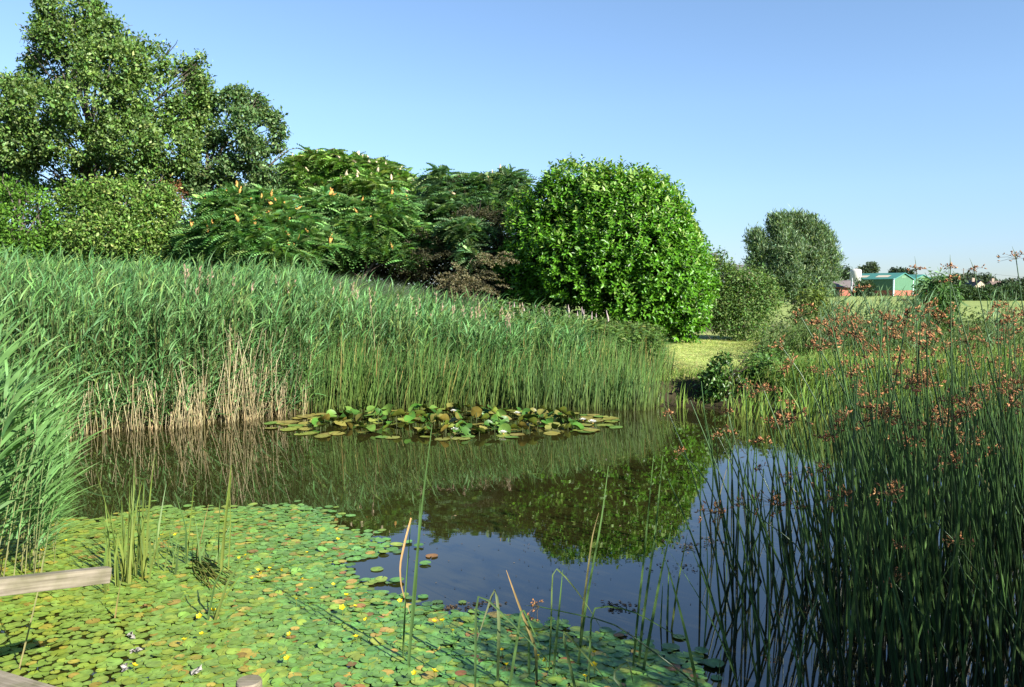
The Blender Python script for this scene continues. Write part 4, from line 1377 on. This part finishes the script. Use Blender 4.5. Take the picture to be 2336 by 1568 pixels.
# yellow blooms standing over the pads
k1, k2 = MB(), MB()
tube(k1, [[0, 0, -.1], [.004, 0, -.02], [0, 0, 0]], [.0022, .0022, .002], 4, (.10, .13, .03))
for j_ in range(5):
    a = j_ * 2 * math.pi / 5
    stamp(k2, T_leaf(.85, .12, .05), np.array([[math.cos(a) * .75, math.sin(a) * .75, .62]]), np.array([[-math.cos(a) * .6, -math.sin(a) * .6, .8]]), np.array([.021]), np.zeros((1, 3)), np.array([[.72, .55, .015]]))
mst, mpe = k1.mesh('stem', M_RUSH), k2.mesh('petals', M_PETAL)
fl = [(370, 1222), (400, 1222), (362, 1232), (725, 1212), (560, 1268), (690, 1322), (595, 1310), (575, 1322), (615, 1298), (710, 1345), (675, 1368), (790, 1360), (810, 1385), (780, 1388), (486, 1395), (455, 1408), (660, 1448), (760, 1335), (700, 1262), (912, 1373), (812, 1455), (835, 1415), (990, 1420), (1010, 1418), (1032, 1440), (420, 1462), (460, 1448), (305, 1521), (655, 1505), (990, 1535), (945, 1537), (1145, 1485), (1155, 1518), (1228, 1498), (1355, 1490), (1355, 1520), (1335, 1545), (1245, 1508), (770, 1232), (150, 1235), (97, 1258), (588, 1302), (545, 1275), (640, 1302)]
for px_, py_ in fl:
    z = rng.uniform(.03, .06)
    o = empty('yellow_flower', G(px_, py_, z))
    linkobj('stem', mst, o)
    f = linkobj('petals', mpe, o)
    s = rng.uniform(.8, 1.3)
    f.scale = (s, s, s)
    f.rotation_euler = (rng.normal(.25, .25), rng.normal(0, .3), rng.uniform(0, 6))
    tag(o, 'small yellow flower over the pads ' + where(px_, py_), 'flower', 'yellow flowers over the lily pads')
# curled brown leaves on the mat and debris on the open water
for px_, py_, lab in ((330, 1388, 'curled brown reed leaf lying on the lily pads'), (300, 1455, 'whitish withered scrap on the pads right of the rail shadow'), (308, 1490, 'whitish withered scrap on the pads above the jetty corner'), (285, 1528, 'whitish withered scrap on the pads close to the jetty corner'), (450, 1536, 'whitish withered scrap on the pads left of the round post')):
    k = MB()
    white = 'whitish' in lab
    c_ = np.array((.45, .42, .37) if white else (.25, .15, .06))
    T_ = T_pad(.15, .1, .15)
    stamp(k, T_, np.array([[rng.normal(), rng.normal(), 0]]), np.array([[rng.normal(0, .2), rng.normal(0, .2), 1]]), np.array([[.034, .018, .04]]), np.array([[0, 0, .012]]) , c_[None], rng.uniform(.6, 1.15, len(T_[0])))
    k.v[0] = k.v[0] + rng.normal(size=k.v[0].shape) * .006
    o = k.build('withered_leaf', M_PETAL)
    o.location = Vector(G(px_, py_, 0.012))
    tag(o, lab, 'leaf', 'withered leaves on the pads')
o = MB()
for px_, py_, sx, sy, m in ((1040, 1390, 55, 8, 60), (1100, 1378, 30, 6, 30), (1410, 1386, 30, 10, 60), (1000, 1118, 60, 3, 40), (1580, 1250, 40, 12, 50), (1560, 1300, 60, 20, 30), (1500, 1220, 70, 30, 30), (1620, 1235, 30, 12, 30), (1450, 1455, 30, 12, 14), (1250, 1250, 330, 90, 150), (900, 1080, 500, 40, 110), (750, 1010, 300, 14, 80)):
    q = G(px_ + rng.normal(0, sx * .6, m), py_ + rng.normal(0, sy * .6, m))
    q[:, 2] = .004
    a = rng.uniform(0, 6.28, m)
    stamp(o, T_leaf(.5, .1, .05), np.stack([np.cos(a), np.sin(a), .05 * rng.normal(size=m)], 1), np.repeat([[0, 0, 1.]], m, 0) + rng.normal(size=(m, 3)) * .2, np.minimum(rng.uniform(.012, .04, m), .04 if m < 70 else .016), q, vary((.10, .07, .04), m, .1, .3))
tag(o.build('floating_debris', M_STRAW), 'brown scraps of leaf litter drifting on the open water', 'debris', kind='stuff')


# ------------------------------------------------------------------ blades and stems drawn through photo points at a set distance
def blade(mb, pts, wd, col, col2, n=14, tip=.16, face=.9):
    c = curve(pts, n)
    # soften the corners a little
    c[1:-1] = c[1:-1] * .6 + (c[:-2] + c[2:]) * .2
    tg = nrm(np.gradient(c, axis=0))
    f = nrm(np.array([rng.normal(0, .2), -1, rng.normal(0, .15)]))
    sd = nrm(np.cross(tg, f))
    t = np.linspace(0, 1, n)
    wv = wd * np.maximum(tip, np.where(t < .3, .8 + .2 * t / .3, (1 - (t - .3) / .7) ** .5))[:, None]
    mid = c + nrm(np.cross(sd, tg)) * wv * -.18
    v = np.stack([c - sd * wv / 2, mid, c + sd * wv / 2], 1).reshape(-1, 3)
    q = []
    for k in range(n - 1):
        q += [[3 * k, 3 * k + 1, 3 * k + 4, 3 * k + 3], [3 * k + 1, 3 * k + 2, 3 * k + 5, 3 * k + 4]]
    cc = np.asarray(col) * (1 - t[:, None]) + np.asarray(col2) * t[:, None]
    mb.add(v, q, None, np.repeat(cc, 3, 0))


def hero(name, label, cat, px_pts, Y, wd, col, col2, group=None, dy=0.0, round_=False, head=None, mat=None):
    pts = np.array([W(x, y, Y + dy * i_ / max(len(px_pts) - 1, 1)) for i_, (x, y) in enumerate(px_pts)])
    if pts[0][2] > -.02 and name != 'dry_leaf':
        d = pts[0] - pts[1]
        d = d / np.linalg.norm(d)
        if d[2] < -.3:
            pts = np.concatenate([[pts[0] + d * ((pts[0][2] + .1) / -d[2])], pts])
    root = pts[0].copy()
    mb = MB()
    if round_:
        c = curve(pts, 12)
        c[1:-1] = c[1:-1] * .6 + (c[:-2] + c[2:]) * .2
        tt = np.linspace(0, 1, 12)[:, None]
        tube(mb, c, np.linspace(wd / 2, wd * .22, 12), 6, np.asarray(col) * (1 - tt) + np.asarray(col2) * tt)
    else:
        blade(mb, pts, wd, col, col2)
    mb.v = [v - root for v in mb.v]
    if head is None:
        ob = mb.build(name, mat or (M_RUSH if round_ else M_REED))
        ob.location = Vector(root)
        return tag(ob, label, cat, group)
    ob = tag(empty(name, root), label, cat, group)
    mb.build('stem', M_RUSH, ob, sm=True)
    h = linkobj('flower_head', head, ob)
    h.location = Vector(pts[-1] - root)
    tg = Vector(pts[-1] - pts[-2]).normalized()
    h.rotation_euler = (tg.to_track_quat('Z', 'Y').to_matrix() @ Matrix.Rotation(rng.uniform(0, 6), 3, 'Z')).to_euler()
    return ob


# brown flower heads of the club rush: spikelets on short rays
T_SPK = ([[0, 0, 0], [.19, .4, 0], [0, .4, .19], [-.19, .4, 0], [0, .4, -.19], [0, 1, 0]], None, [[0, 1, 2], [0, 2, 3], [0, 3, 4], [0, 4, 1], [5, 2, 1], [5, 3, 2], [5, 4, 3], [5, 1, 4]])


def head_mesh(nray, ln, droop, seed):
    k = MB()
    for r in range(nray):
        a = rng.uniform(0, 6.28)
        e = rng.uniform(-.1, 1.1)
        d = np.array([math.cos(a) * math.cos(e) + droop, math.sin(a) * math.cos(e), math.sin(e)])
        L = ln * rng.uniform(.25, 1)
        end = d * L + np.array([0, 0, -.25 * L * L / ln])
        tube(k, [[0, 0, -.005], d * L * .5, end], [.0012, .001, .0008], 3, (.13, .10, .04))
        m = rng.integers(2, 6)
        stamp(k, T_SPK, rdir(m) + d * 1.0, rdir(m), rng.uniform(.012, .023, m), np.repeat(end[None], m, 0) + rng.normal(size=(m, 3)) * .003, vary((.24, .11, .045), m, .12, .3, (.38, .21, .09), .28))
    tube(k, [[0, 0, 0], [.004, 0, .04], [.012, 0, .075]], [.0025, .0018, .0005], 4, (.09, .12, .045))
    return k.mesh('flower_head', M_HEAD)


HEADS = [head_mesh(*a) for a in ((14, .06, 0, 1), (11, .075, .3, 2), (16, .08, .1, 3), (10, .055, -.3, 4), (13, .09, .4, 5), (9, .05, 0, 6), (18, .075, -.2, 7))]

GR_SHADE, GR2 = (.010, .022, .006), (.036, .08, .019)  # rush stems: base painted near black for the shade low in the stand
GRP = 'club rushes of the stand at the right'
hero_rush = [
    ([(2092, 1500), (2094, 1000), (2090, 615)], 4.4, 'tall straight rush whose brown head stands over the barn gable'),
    ([(2166, 1540), (2172, 1000), (2168, 612)], 4.2, 'tallest rush with a dark head against the sky beside the willow sapling'),
    ([(2330, 1500), (2282, 900), (2222, 618)], 4.3, 'rush leaning left, its head against the sky before the houses'),
    ([(2420, 1400), (2360, 900), (2318, 590)], 4.6, 'rush arching in from the right edge with the highest nodding head'),
    ([(2336, 1180), (2240, 900), (2168, 640)], 4.0, 'slanting rush crossing its neighbours, its head before the willow sapling'),
    ([(2140, 1500), (2060, 950), (1966, 660)], 4.3, 'rush with a lone head in front of the barn bush, leaning left'),
    ([(2090, 1230), (1960, 950), (1826, 722)], 4.0, 'long rush slanting left over the weeds, its head under the poplar'),
    ([(1960, 1150), (1850, 880), (1782, 790)], 4.4, 'rush bending left with a small dark head over the lawn edge'),
    ([(1880, 1300), (1790, 1010), (1742, 890)], 4.6, 'rush with a round brown head before the sword leaves'),
    ([(1640, 1300), (1575, 1060), (1526, 945)], 4.6, 'leftmost leaning rush with a dark head over the open water'),
    ([(1690, 1300), (1610, 1080), (1552, 1034)], 4.5, 'low rush bowing left with a small orange head over the laurel reflection'),
    ([(1720, 1350), (1690, 1060), (1660, 940)], 4.8, 'rush with an upright head just in front of the far bank'),
    ([(1760, 1400), (1690, 1100), (1638, 996)], 4.6, 'rush with a drooping orange head over the dark water near the bank'),
    ([(1810, 1420), (1770, 1150), (1732, 1072)], 4.3, 'short rush with a tawny head above the sky reflection'),
    ([(1900, 1500), (1830, 1250), (1692, 1152)], 4.3, 'rush arching left with a tiny dark head low over the water'),
    ([(1600, 1568), (1400, 1420), (1228, 1384)], 3.9, 'fallen rush lying almost flat with a brown head over the open water'),
    ([(2300, 1400), (2120, 1160), (2060, 1240)], 3.8, 'broken rush with pale orange head drooping inside the stand'),
    ([(2280, 1500), (2190, 1300), (2180, 1240)], 3.7, 'low rush with a straw coloured head at the middle of the stand'),
    ([(2200, 1568), (2120, 1420), (2040, 1330)], 3.7, 'low rush leaning left with an orange tuft against the dark stems'),
    ([(2300, 1568), (2285, 1000), (2275, 700)], 4.5, 'straight rush with a narrow drooping head before the hedge'),
]
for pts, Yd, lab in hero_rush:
    hero('club_rush', lab, 'rush', pts, Yd, .0125, GR_SHADE, GR2, GRP, round_=True, head=HEADS[rng.integers(len(HEADS))], dy=.15)

# isolated blades in the near water
LB = 'rush leaves in the near water'
G1, G2, DRY, DRY2 = (.055, .10, .03), (.085, .16, .045), (.33, .21, .09), (.45, .27, .11)
hb = [
    ([(929, 1568), (944, 1351), (962, 1160), (986, 968)], 4.1, .013, G1, G2, 'tallest of the three green blades standing alone in front of the lilies'),
    ([(925, 1568), (948, 1351), (959, 1140)], 4.15, .012, G1, G2, 'middle one of the three green blades in front of the lilies'),
    ([(917, 1568), (925, 1351), (938, 1182)], 4.2, .009, G1, G2, 'shortest of the three green blades in front of the lilies'),
    ([(1084, 1568), (1086, 1341), (1223, 1477), (1292, 1557)], 3.85, .010, G1, (.08, .14, .06), 'rush leaf snapped into a sharp peak, left of the other bent leaves'),
    ([(1135, 1568), (1139, 1408), (1130, 1335), (1088, 1462)], 3.95, .014, G1, (.16, .17, .09), 'folded rush leaf with a pale hanging tip beside the sharp peak'),
    ([(1224, 1568), (1223, 1481), (1181, 1374), (1155, 1301)], 3.95, .013, G1, (.40, .25, .10), 'rush leaf leaning left with a dry orange tip'),
    ([(1162, 1568), (1185, 1427), (1189, 1376), (1235, 1480)], 3.9, .012, G1, G2, 'bowed green leaf arching over the pads'),
    ([(1207, 1568), (1206, 1400)], 4.0, .012, G1, G2, 'short upright blade among the bent leaves'),
    ([(1254, 1504), (1258, 1400), (1260, 1280), (1330, 1365), (1372, 1435)], 4.05, .009, G1, (.12, .16, .05), 'rush leaf folded over to the right at a high point'),
    ([(1260, 1560), (1284, 1300)], 4.0, .011, G1, G2, 'straight blade right of the high folded leaf'),
    ([(1315, 1542), (1338, 1370), (1373, 1182), (1388, 1064)], 4.15, .013, G1, G2, 'tall slender blade before the laurel reflection'),
    ([(1320, 1520), (1331, 1380), (1352, 1217), (1366, 1170)], 4.2, .011, G1, (.25, .2, .08), 'dark blade with a browned tip close to the tall slender one'),
    ([(1345, 1500), (1350, 1380), (1440, 1390), (1575, 1470)], 3.95, .008, G1, G2, 'thin rush bent level to the right over the water'),
    ([(1441, 1568), (1449, 1465), (1472, 1243), (1491, 1041)], 4.1, .013, G1, G2, 'tall blade before the right side of the laurel reflection'),
    ([(1453, 1568), (1465, 1427), (1495, 1217), (1512, 1040)], 4.15, .012, G1, G2, 'tall blade with a pale tip next to the rush stand'),
    ([(1461, 1568), (1472, 1504), (1507, 1312), (1533, 1198)], 4.05, .014, G1, G2, 'broad blade leaning right next to the rush stand'),
    ([(1533, 1430), (1545, 1340), (1568, 1217)], 4.6, .012, (.12, .14, .03), G2, 'upright blade in the blue water with a yellow base'),
    ([(1522, 1427), (1526, 1293)], 4.65, .011, G1, G2, 'short blade in the blue water, left of its yellow based neighbour'),
    ([(1507, 1428), (1512, 1330)], 4.65, .009, G1, G2, 'shortest blade in the blue water'),
    ([(1305, 1540), (1280, 1430), (1390, 1560)], 3.8, .012, G1, (.10, .14, .05), 'kinked leaf low over the shaded pads'),
    ([(1420, 1568), (1390, 1540), (1432, 1505), (1445, 1560)], 3.8, .014, (.05, .09, .03), (.06, .1, .04), 'curled dark leaf at the lower edge of the water'),
]
for pts, Yd, wd, c1, c2, lab in hb:
    hero('rush_leaf', lab, 'leaf', pts, Yd, wd * 1.25, c1, c2, LB, dy=.1)
hero('dry_leaf', 'orange dry leaf hanging twisted from the three green blades', 'leaf', [(938, 1182), (925, 1230), (912, 1290), (915, 1340), (935, 1400)], 4.18, .011, DRY2, DRY, LB, mat=M_STRAW)
# sword leaves left of the middle
Y1, Y2 = (.17, .19, .045), (.16, .22, .04)
for pts, Yd, wd, c1, c2, lab in [
    ([(503, 1330), (514, 1186), (528, 1061)], 5.5, .022, Y1, Y2, 'broad bright sword leaf, the taller of the pair over the mat'),
    ([(500, 1330), (506, 1260), (528, 1085)], 5.55, .018, (.10, .15, .04), Y2, 'broad sword leaf just behind the taller one of the pair'),
    ([(498, 1330), (499, 1200), (506, 1052)], 5.6, .010, (.10, .15, .04), G2, 'thin dark blade beside the broad bright sword leaves'),
    ([(520, 1320), (526, 1200), (524, 1110)], 5.5, .010, Y1, Y2, 'narrow yellow blade right of the broad sword leaves'),
    ([(425, 1300), (425, 1208), (398, 1118)], 5.7, .013, G1, G2, 'blade leaning left over the middle of the mat'),
    ([(424, 1300), (443, 1102)], 5.75, .011, Y1, Y2, 'yellow tipped blade left of the broad sword leaves'),
    ([(445, 1290), (476, 1150)], 5.7, .010, G1, (.25, .17, .06), 'blade with an orange tip left of the broad sword leaves'),
    ([(478, 1458), (518, 1329), (571, 1254)], 4.7, .018, Y1, G2, 'sword leaf leaning right above the lower fallen leaves'),
    ([(467, 1455), (490, 1330), (520, 1280)], 4.7, .014, (.06, .1, .03), G2, 'dark sword leaf at the left of the lower tuft'),
    ([(472, 1458), (500, 1380), (550, 1310)], 4.72, .013, Y1, Y2, 'yellow sword leaf in the lower tuft'),
    ([(490, 1440), (530, 1400), (551, 1388)], 4.72, .010, G1, G2, 'short leaf bending right in the lower tuft'),
    ([(258, 1440), (268, 1370), (278, 1315)], 4.75, .010, DRY, (.16, .2, .06), 'straw coloured reed stem standing alone right of the handrail'),
    ([(39, 1545), (70, 1420), (93, 1322), (115, 1190)], 4.1, .009, (.33, .27, .13), (.16, .22, .07), 'straw reed stem leaning across the handrail'),
]:
    hero('sword_leaf', lab, 'leaf', pts, Yd, wd, c1, c2, 'single sword leaves on the mat')
sword_clump('iris_plant', 'tall yellow green sword leaf clump just right of the near reeds', 'plant', G(290, 1330), 30, .98, .018, .075, (.16, .18, .04), (.14, .21, .045), splay=.09)
sword_clump('iris_plant', 'thin sword leaf clump behind the tall one, right of it', 'plant', G(330, 1300), 14, .75, .017, .10, (.12, .16, .04), (.11, .19, .06), splay=.14)
sword_clump('iris_plant', 'low tuft of blades in the middle of the mat', 'plant', G(440, 1290), 12, .5, .014, .09, (.10, .14, .04), (.10, .18, .06), splay=.3)
# fallen leaves of the sword tuft
k = MB()
n = 13
b = G(rng.uniform(430, 470, n), rng.uniform(1270, 1300, n), .02)
e = G(rng.uniform(470, 540, n), rng.uniform(1290, 1345, n), .03)
stems(k, b, e, np.stack([rng.normal(0, .1, n), rng.normal(0, .1, n), rng.uniform(.0, .15, n)], 1), np.full(n, .007), np.full(n, .004), vary((.12, .15, .035), n, .15, .35), vary((.2, .2, .05), n, .15, .3))
tag(k.build('fallen_leaves', M_REED), 'tangle of fallen sword leaves lying over the lily pads', 'leaves', kind='stuff')

# ------------------------------------------------------------------ near reeds at the left
variants = []
for v_ in range(7):
    a, c = MB(), MB()
    h = rng.uniform(1.45, 1.75)
    n_l = 14
    base, top = np.zeros((1, 3)), np.array([[.28 + rng.normal(0, .08), rng.normal(0, .06), h]])
    stems(a, base - np.array([[0, 0, .1]]), top, np.array([[-.06, 0, 0]]), np.array([.006]), np.array([.0025]), np.array([[.20, .18, .08]]), np.array([[.13, .2, .07]]), sides=5, nseg=8)
    t = np.linspace(.22, .99, n_l)
    B = top * t[:, None] + np.array([[-.06, 0, 0]]) * (t * (1 - t))[:, None] * h
    ang = np.where(np.arange(n_l) % 2 == 0, 0.1, 2.6) + rng.normal(0, .5, n_l)
    out = nrm(np.stack([np.cos(ang) * .7, np.sin(ang) * .7, 0 * ang], 1) + WIND * .8)
    el = .7 + .45 * t + rng.normal(0, .12, n_l)
    d = out * np.cos(el)[:, None] + np.array([0, 0, 1.]) * np.sin(el)[:, None]
    L = rng.uniform(.38, .58, n_l) * (1.1 - .4 * np.abs(t - .6))
    ribbons(c, B, d, L, rng.uniform(.020, .036, n_l), out * .3 + np.array([0, 0, -1.]) * rng.uniform(.0, .38, n_l)[:, None], 8, vary((.095, .20, .06), n_l, .1, .2), vary((.13, .25, .07), n_l, .1, .2), side=out * .3 + np.array([0, 0, 1.]) + rng.normal(size=(n_l, 3)) * .4)
    variants.append((a.mesh('stem', M_STRAW), c.mesh('foliage', M_REED)))
spots = []
for k in range(95):
    px_ = rng.uniform(-250, 125)
    py_ = rng.uniform(1195, 1345)
    if px_ > 95 and py_ > 1300:
        continue
    spots.append((px_, py_))
for i_, (px_, py_) in enumerate(sorted(spots)):
    o = empty('common_reed', G(px_, py_))
    st_, fo = variants[rng.integers(7)]
    linkobj('stem', st_, o)
    linkobj('foliage', fo, o)
    s = rng.uniform(.8, 1.05) * np.interp(px_, [-250, -60, 40, 125], [1.02, .93, .70, .48])
    o.scale = (s, s, s)
    o.rotation_euler = (rng.normal(0, .08), rng.normal(.02, .08), rng.normal(0, .5))
    w_ = 'short' if s < .62 else 'middling' if s < .85 else 'tall'
    tag(o, f'{w_} grey green reed ' + ('bending over the handrail' if py_ > 1290 else "at the near clump's waterside" if px_ > 80 else 'in the clump behind the handrail'), 'reed', 'reeds of the near left clump')

# ------------------------------------------------------------------ club rush stand at the right
RV = []
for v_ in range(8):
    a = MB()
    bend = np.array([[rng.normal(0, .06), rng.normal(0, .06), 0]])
    stems(a, np.array([[0, 0, -.08]]), np.array([[0, 0, 1.]]), bend, np.array([.0082]), np.array([.0032]), np.array([GR_SHADE]) * rng.uniform(.8, 1.2), np.array([GR2]) * rng.uniform(.8, 1.2), sides=6, nseg=7)
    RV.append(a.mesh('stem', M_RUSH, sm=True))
BL = []
for v_ in range(4):
    a = MB()
    ribbons(a, np.array([[0, 0, -.08]]), np.array([[0, 0, 1.]]), np.array([1.08]), np.array([.015]), np.array([[rng.normal(0, .12), rng.normal(0, .06), -.03]]), 9, np.array([G1]), np.array([G2]), side=np.array([[0.3, 1., 0]]), prof=.6)
    BL.append(a.mesh('leaf', M_REED))


def stand(n, y0, y1):
    """positions in the stand; dense right of a slanting edge, thinning out to the left of it"""
    out = []
    while len(out) < n:
        y = rng.uniform(y0, y1)
        pxl = np.interp(y, [3.2, 4, 5, 6.5, 9], [1915, 1895, 1895, 1940, 1995])
        if rng.random() < .84:
            px_ = rng.uniform(pxl, 2420)
        else:
            px_ = pxl - abs(rng.normal(0, 130)) if rng.random() < .8 else rng.uniform(1590, pxl)
            if px_ < 1560:
                continue
        out.append(((px_ - CX) / FPX * y, y, px_))
    return np.array(out)


S = stand(280, 3.5, 8.2)
k_of = {}
for x, y, px_ in S[np.argsort(S[:, 1])]:
    edge_ = px_ < np.interp(y, [3.2, 4, 5, 6.5, 9], [1915, 1895, 1895, 1940, 1995])
    leafy = rng.random() < (.5 if edge_ else .18)
    h = .95 + .95 * rng.random() if not leafy else rng.uniform(.9, 1.5)
    if edge_:
        h *= .75
    lean = rng.normal(-.10, .13), rng.normal(0, .07)
    if leafy:
        o = linkobj('rush_leaf', BL[rng.integers(4)])
        lab = ('long' if h > 1.2 else 'short') + (' flat blade leaning left' if lean[0] < -.15 else ' flat blade leaning right' if lean[0] > 0 else ' flat blade standing upright') + (" at the rush stand's left fringe" if edge_ else ' inside the rush stand')
    else:
        o = empty('club_rush')
        linkobj('stem', RV[rng.integers(8)], o)
        bare = rng.random() < (.45 if edge_ else .2)
        hd = linkobj('flower_head', HEADS[rng.integers(len(HEADS))], None if bare else o) if not bare else empty('x')
        hd.location = (0, 0, 1)
        sh_ = rng.uniform(1.0, 1.6)
        hd.scale = (sh_, sh_, sh_ / h)
        hd.rotation_euler = (rng.normal(0, .3), rng.normal(0, .3), 0)
        if bare:
            bpy.data.objects.remove(hd)
        lab = ('tall' if h > 1.65 else 'middling' if h > 1.3 else 'short') + (' bare rush stem ' if bare else ' brown headed rush ') + ('leaning left' if lean[0] < -.15 else 'leaning right' if lean[0] > 0 else 'nearly upright') + (' at the left fringe' if edge_ else ' in the front rank' if y < 4.8 else ' in mid stand' if y < 6.3 else ' in the rear rank')
    o.location = (x, y, 0)
    o.scale = (1, 1, h)
    o.rotation_euler = (lean[1], lean[0], 0)
    tag(o, lab, 'rush', GRP)
# the rest of the stand, inside and beyond what can be counted
o = MB()
S = stand(760, 3.6, 8.2)
S = S[(S[:, 2] > 1940) | (rng.random(len(S)) < .5)]
S2 = np.stack([rng.uniform(2.3, 6.5, 900), rng.uniform(1.2, 6.5, 900)], 1)
S2 = S2[S2[:, 0] > .70 * S2[:, 1] - .05]
xy = np.concatenate([S[:, :2], S2])
n = len(xy)
h = rng.uniform(.6, 1.45, n) * np.where(np.arange(n) < len(S), 1, 1.25)
b = np.concatenate([xy, np.full((n, 1), -.08)], 1)
lean = np.stack([rng.normal(-.10, .13, n), rng.normal(0, .08, n), np.ones(n)], 1)
rd = rng.random(n) < .7
stems(o, b[rd], b[rd] + lean[rd] * h[rd, None], rng.normal(size=(rd.sum(), 3)) * np.array([.06, .06, 0]), np.full(rd.sum(), .008), np.full(rd.sum(), .003), vary(GR_SHADE, rd.sum(), .1, .25), vary(GR2, rd.sum(), .1, .2), sides=5, nseg=5)
ribbons(o, b[~rd], lean[~rd], h[~rd] * .8, rng.uniform(.010, .016, (~rd).sum()), np.stack([rng.normal(-.05, .15, (~rd).sum()), rng.normal(0, .08, (~rd).sum()), -.04 * np.ones((~rd).sum())], 1), 7, vary(G1, (~rd).sum(), .1, .2), vary(G2, (~rd).sum(), .1, .2, (.3, .2, .08), .06))
tag(o.build('rush_stand', M_RUSH), 'crowded dark stems filling the rush stand on the right', 'rushes', kind='stuff')

# the willow bush just outside the picture that shades the near end of the stand
wb = [(3.3, 1.0, 1.7, 1.0), (4.3, .9, 2.4, 1.1), (5.4, .7, 3.0, 1.3), (6.5, 1.2, 2.9, 1.3), (4.6, .3, 1.5, 1.1), (2.7, .7, 1.1, .8), (5.8, 1.0, 1.4, 1.2), (7.6, 1.6, 2.6, 1.2), (7.3, 2.3, 3.3, 1.4), (8.6, 3.0, 3.4, 1.4), (6.3, 2.0, 2.3, 1.2), (9.2, 2.8, 2.0, 1.3)]
wp = []
for x, y, z, r in wb:
    q = PX(np.array([x, y, z]))
    wp.append((q[0], q[1], r / y * FPX, r / y * FPX, y - 1.0))
tree('willow_bush', 'leafy willow bush at the near bank beside the rush stand', 'bush', wp, 1.0, PX(np.array([4.8, 1.0, 0]))[0], 2300, 14, .15, T_NAR, .13, lambda n: vary((.07, .12, .04), n, .12, .25), r0=.1, dspread=1.1, z0=.1, top_px=PX(np.array([4.9, 1.0, 2.5])).tolist())

# ------------------------------------------------------------------ jetty, handrail, post
e0, e1 = G(0, 1530, .35)[:2], G(130, 1568, .35)[:2]
ed = (e1 - e0) / np.linalg.norm(e1 - e0)                          # along the front edge, to the right
bk = np.array([ed[1], -ed[0]])                                    # back towards the camera
if bk[1] > 0:
    bk = -bk
rz = math.atan2(ed[1], ed[0])
o = tag(empty('wooden_jetty', (e0[0], e0[1], .35)), 'weathered grey wooden jetty at the lower left corner with a low handrail', 'jetty')
dk = MB()
for j_ in range(16):
    dk.box((1.0, -.07 - .15 * j_, -.02 + rng.normal(0, .0015)), (4.2, .138, .04))
dko = dk.build('deck_boards', M_WOOD, o)
dko.rotation_euler.z = rz
k = MB()
for j_ in (-.9, .6, 2.2):
    c = ed * j_ + bk * 1.3
    k.box((c[0], c[1], -.12), (.07, 2.2, .14), math.atan2(bk[1], bk[0]) - math.pi / 2)
k.build('joist', M_WOOD, o)
for a_, b_ in ((-.9, .3), (.6, .3), (2.2, .3), (-.9, 2.0), (2.2, 2.0)):
    c = ed * a_ + bk * b_
    k = MB()
    tube(k, [[c[0], c[1], -1.1], [c[0], c[1], -.06]], [.06, .06], 10, (.2, .17, .13), True)
    k.build('support_post', M_WOOD, o)
# handrail: its right end stands over the water
ra, rb = W(248, 1311, 3.62), W(0, 1339, 3.24)
rd_ = (ra - rb) / np.linalg.norm(ra - rb)
rl = 2.2
rm = ra - rd_ * rl / 2
ro = MB().box((0, 0, 0), (rl, .045, .072))
rail = ro.build('handrail', M_WOOD, o)
rail.location = Vector(rm - np.array([e0[0], e0[1], .35]))
rail.rotation_euler = Vector(rd_).to_track_quat('X', 'Z').to_euler()
bv = rail.modifiers.new('edge', 'BEVEL')
bv.width = .004
bv.segments = 2
for s in (.85, 1.9):
    p = ra - rd_ * s
    k = MB()
    k.box((0, 0, 0), (.07, .07, p[2] + .5), math.atan2(rd_[1], rd_[0]))
    po = k.build('rail_post', M_WOOD, o)
    po.location = Vector(np.array([p[0], p[1], (p[2] - .5) / 2 - .02]) + np.array([-rd_[1], rd_[0], 0]) * .06 - np.array([e0[0], e0[1], .35]))
# round post
c = W(568, 1552, 3.55)
k = MB()
tube(k, [[0, 0, -c[2] - .6], [0, 0, -.008], [0, 0, 0]], [.058, .0585, .054], 22, (.2, .16, .12), True)
po = k.build('mooring_post', M_WOOD)
po.location = Vector(c)
tag(po, 'round topped weathered wooden post rising from the lily pads at the lower edge', 'post')

# things that look alike are told apart by their order in the view
ORD = ['first', 'second', 'third'] + [w_ + 'th' for w_ in ('four', 'fif', 'six', 'seven', 'eigh', 'nin', 'ten', 'eleven', 'twelf', 'thirteen', 'fourteen', 'fifteen', 'sixteen', 'seventeen', 'eighteen', 'nineteen')] + ['twentieth']
bpy.context.view_layer.update()
same = {}
for o_ in bpy.data.objects:
    if o_.get('category') and not o_.parent:
        same.setdefault(o_['label'], []).append(o_)
for lb_, os_ in same.items():
    if len(os_) < 2:
        continue
    os_.sort(key=lambda q: q.location.y)
    nr = -(-len(os_) // 12)
    rows = [list(r_) for r_ in np.array_split(np.arange(len(os_)), nr)]
    rn = [''] if nr == 1 else ['near row', 'far row'] if nr == 2 else ['near row', 'middle row', 'far row'] if nr == 3 else ['nearest row'] + [ORD[k] + ' row' for k in range(1, nr)]
    for nm_, r_ in zip(rn, rows):
        r_ = sorted((os_[k] for k in r_), key=lambda q: PX(np.array(q.location))[0])
        for k, q in enumerate(r_):
            e_ = 'leftmost' if k == 0 else 'rightmost' if k == len(r_) - 1 else ORD[k] + ' from left'
            q['label'] = lb_ + ', ' + e_ + (', ' + nm_ if nm_ else '')
for o_ in bpy.data.objects:
    if len(str(o_.get('label', '')).split()) > 16:
        o_['label'] = o_['label'].replace(' flat lily', ' lily').replace(' raised lily', ' lily')
    if len(str(o_.get('label', '')).split()) > 16:
        print('LONG', o_.name, o_['label'])
print('verts', sum(len(m_.vertices) for m_ in bpy.data.meshes), 'objects', len(bpy.data.objects))
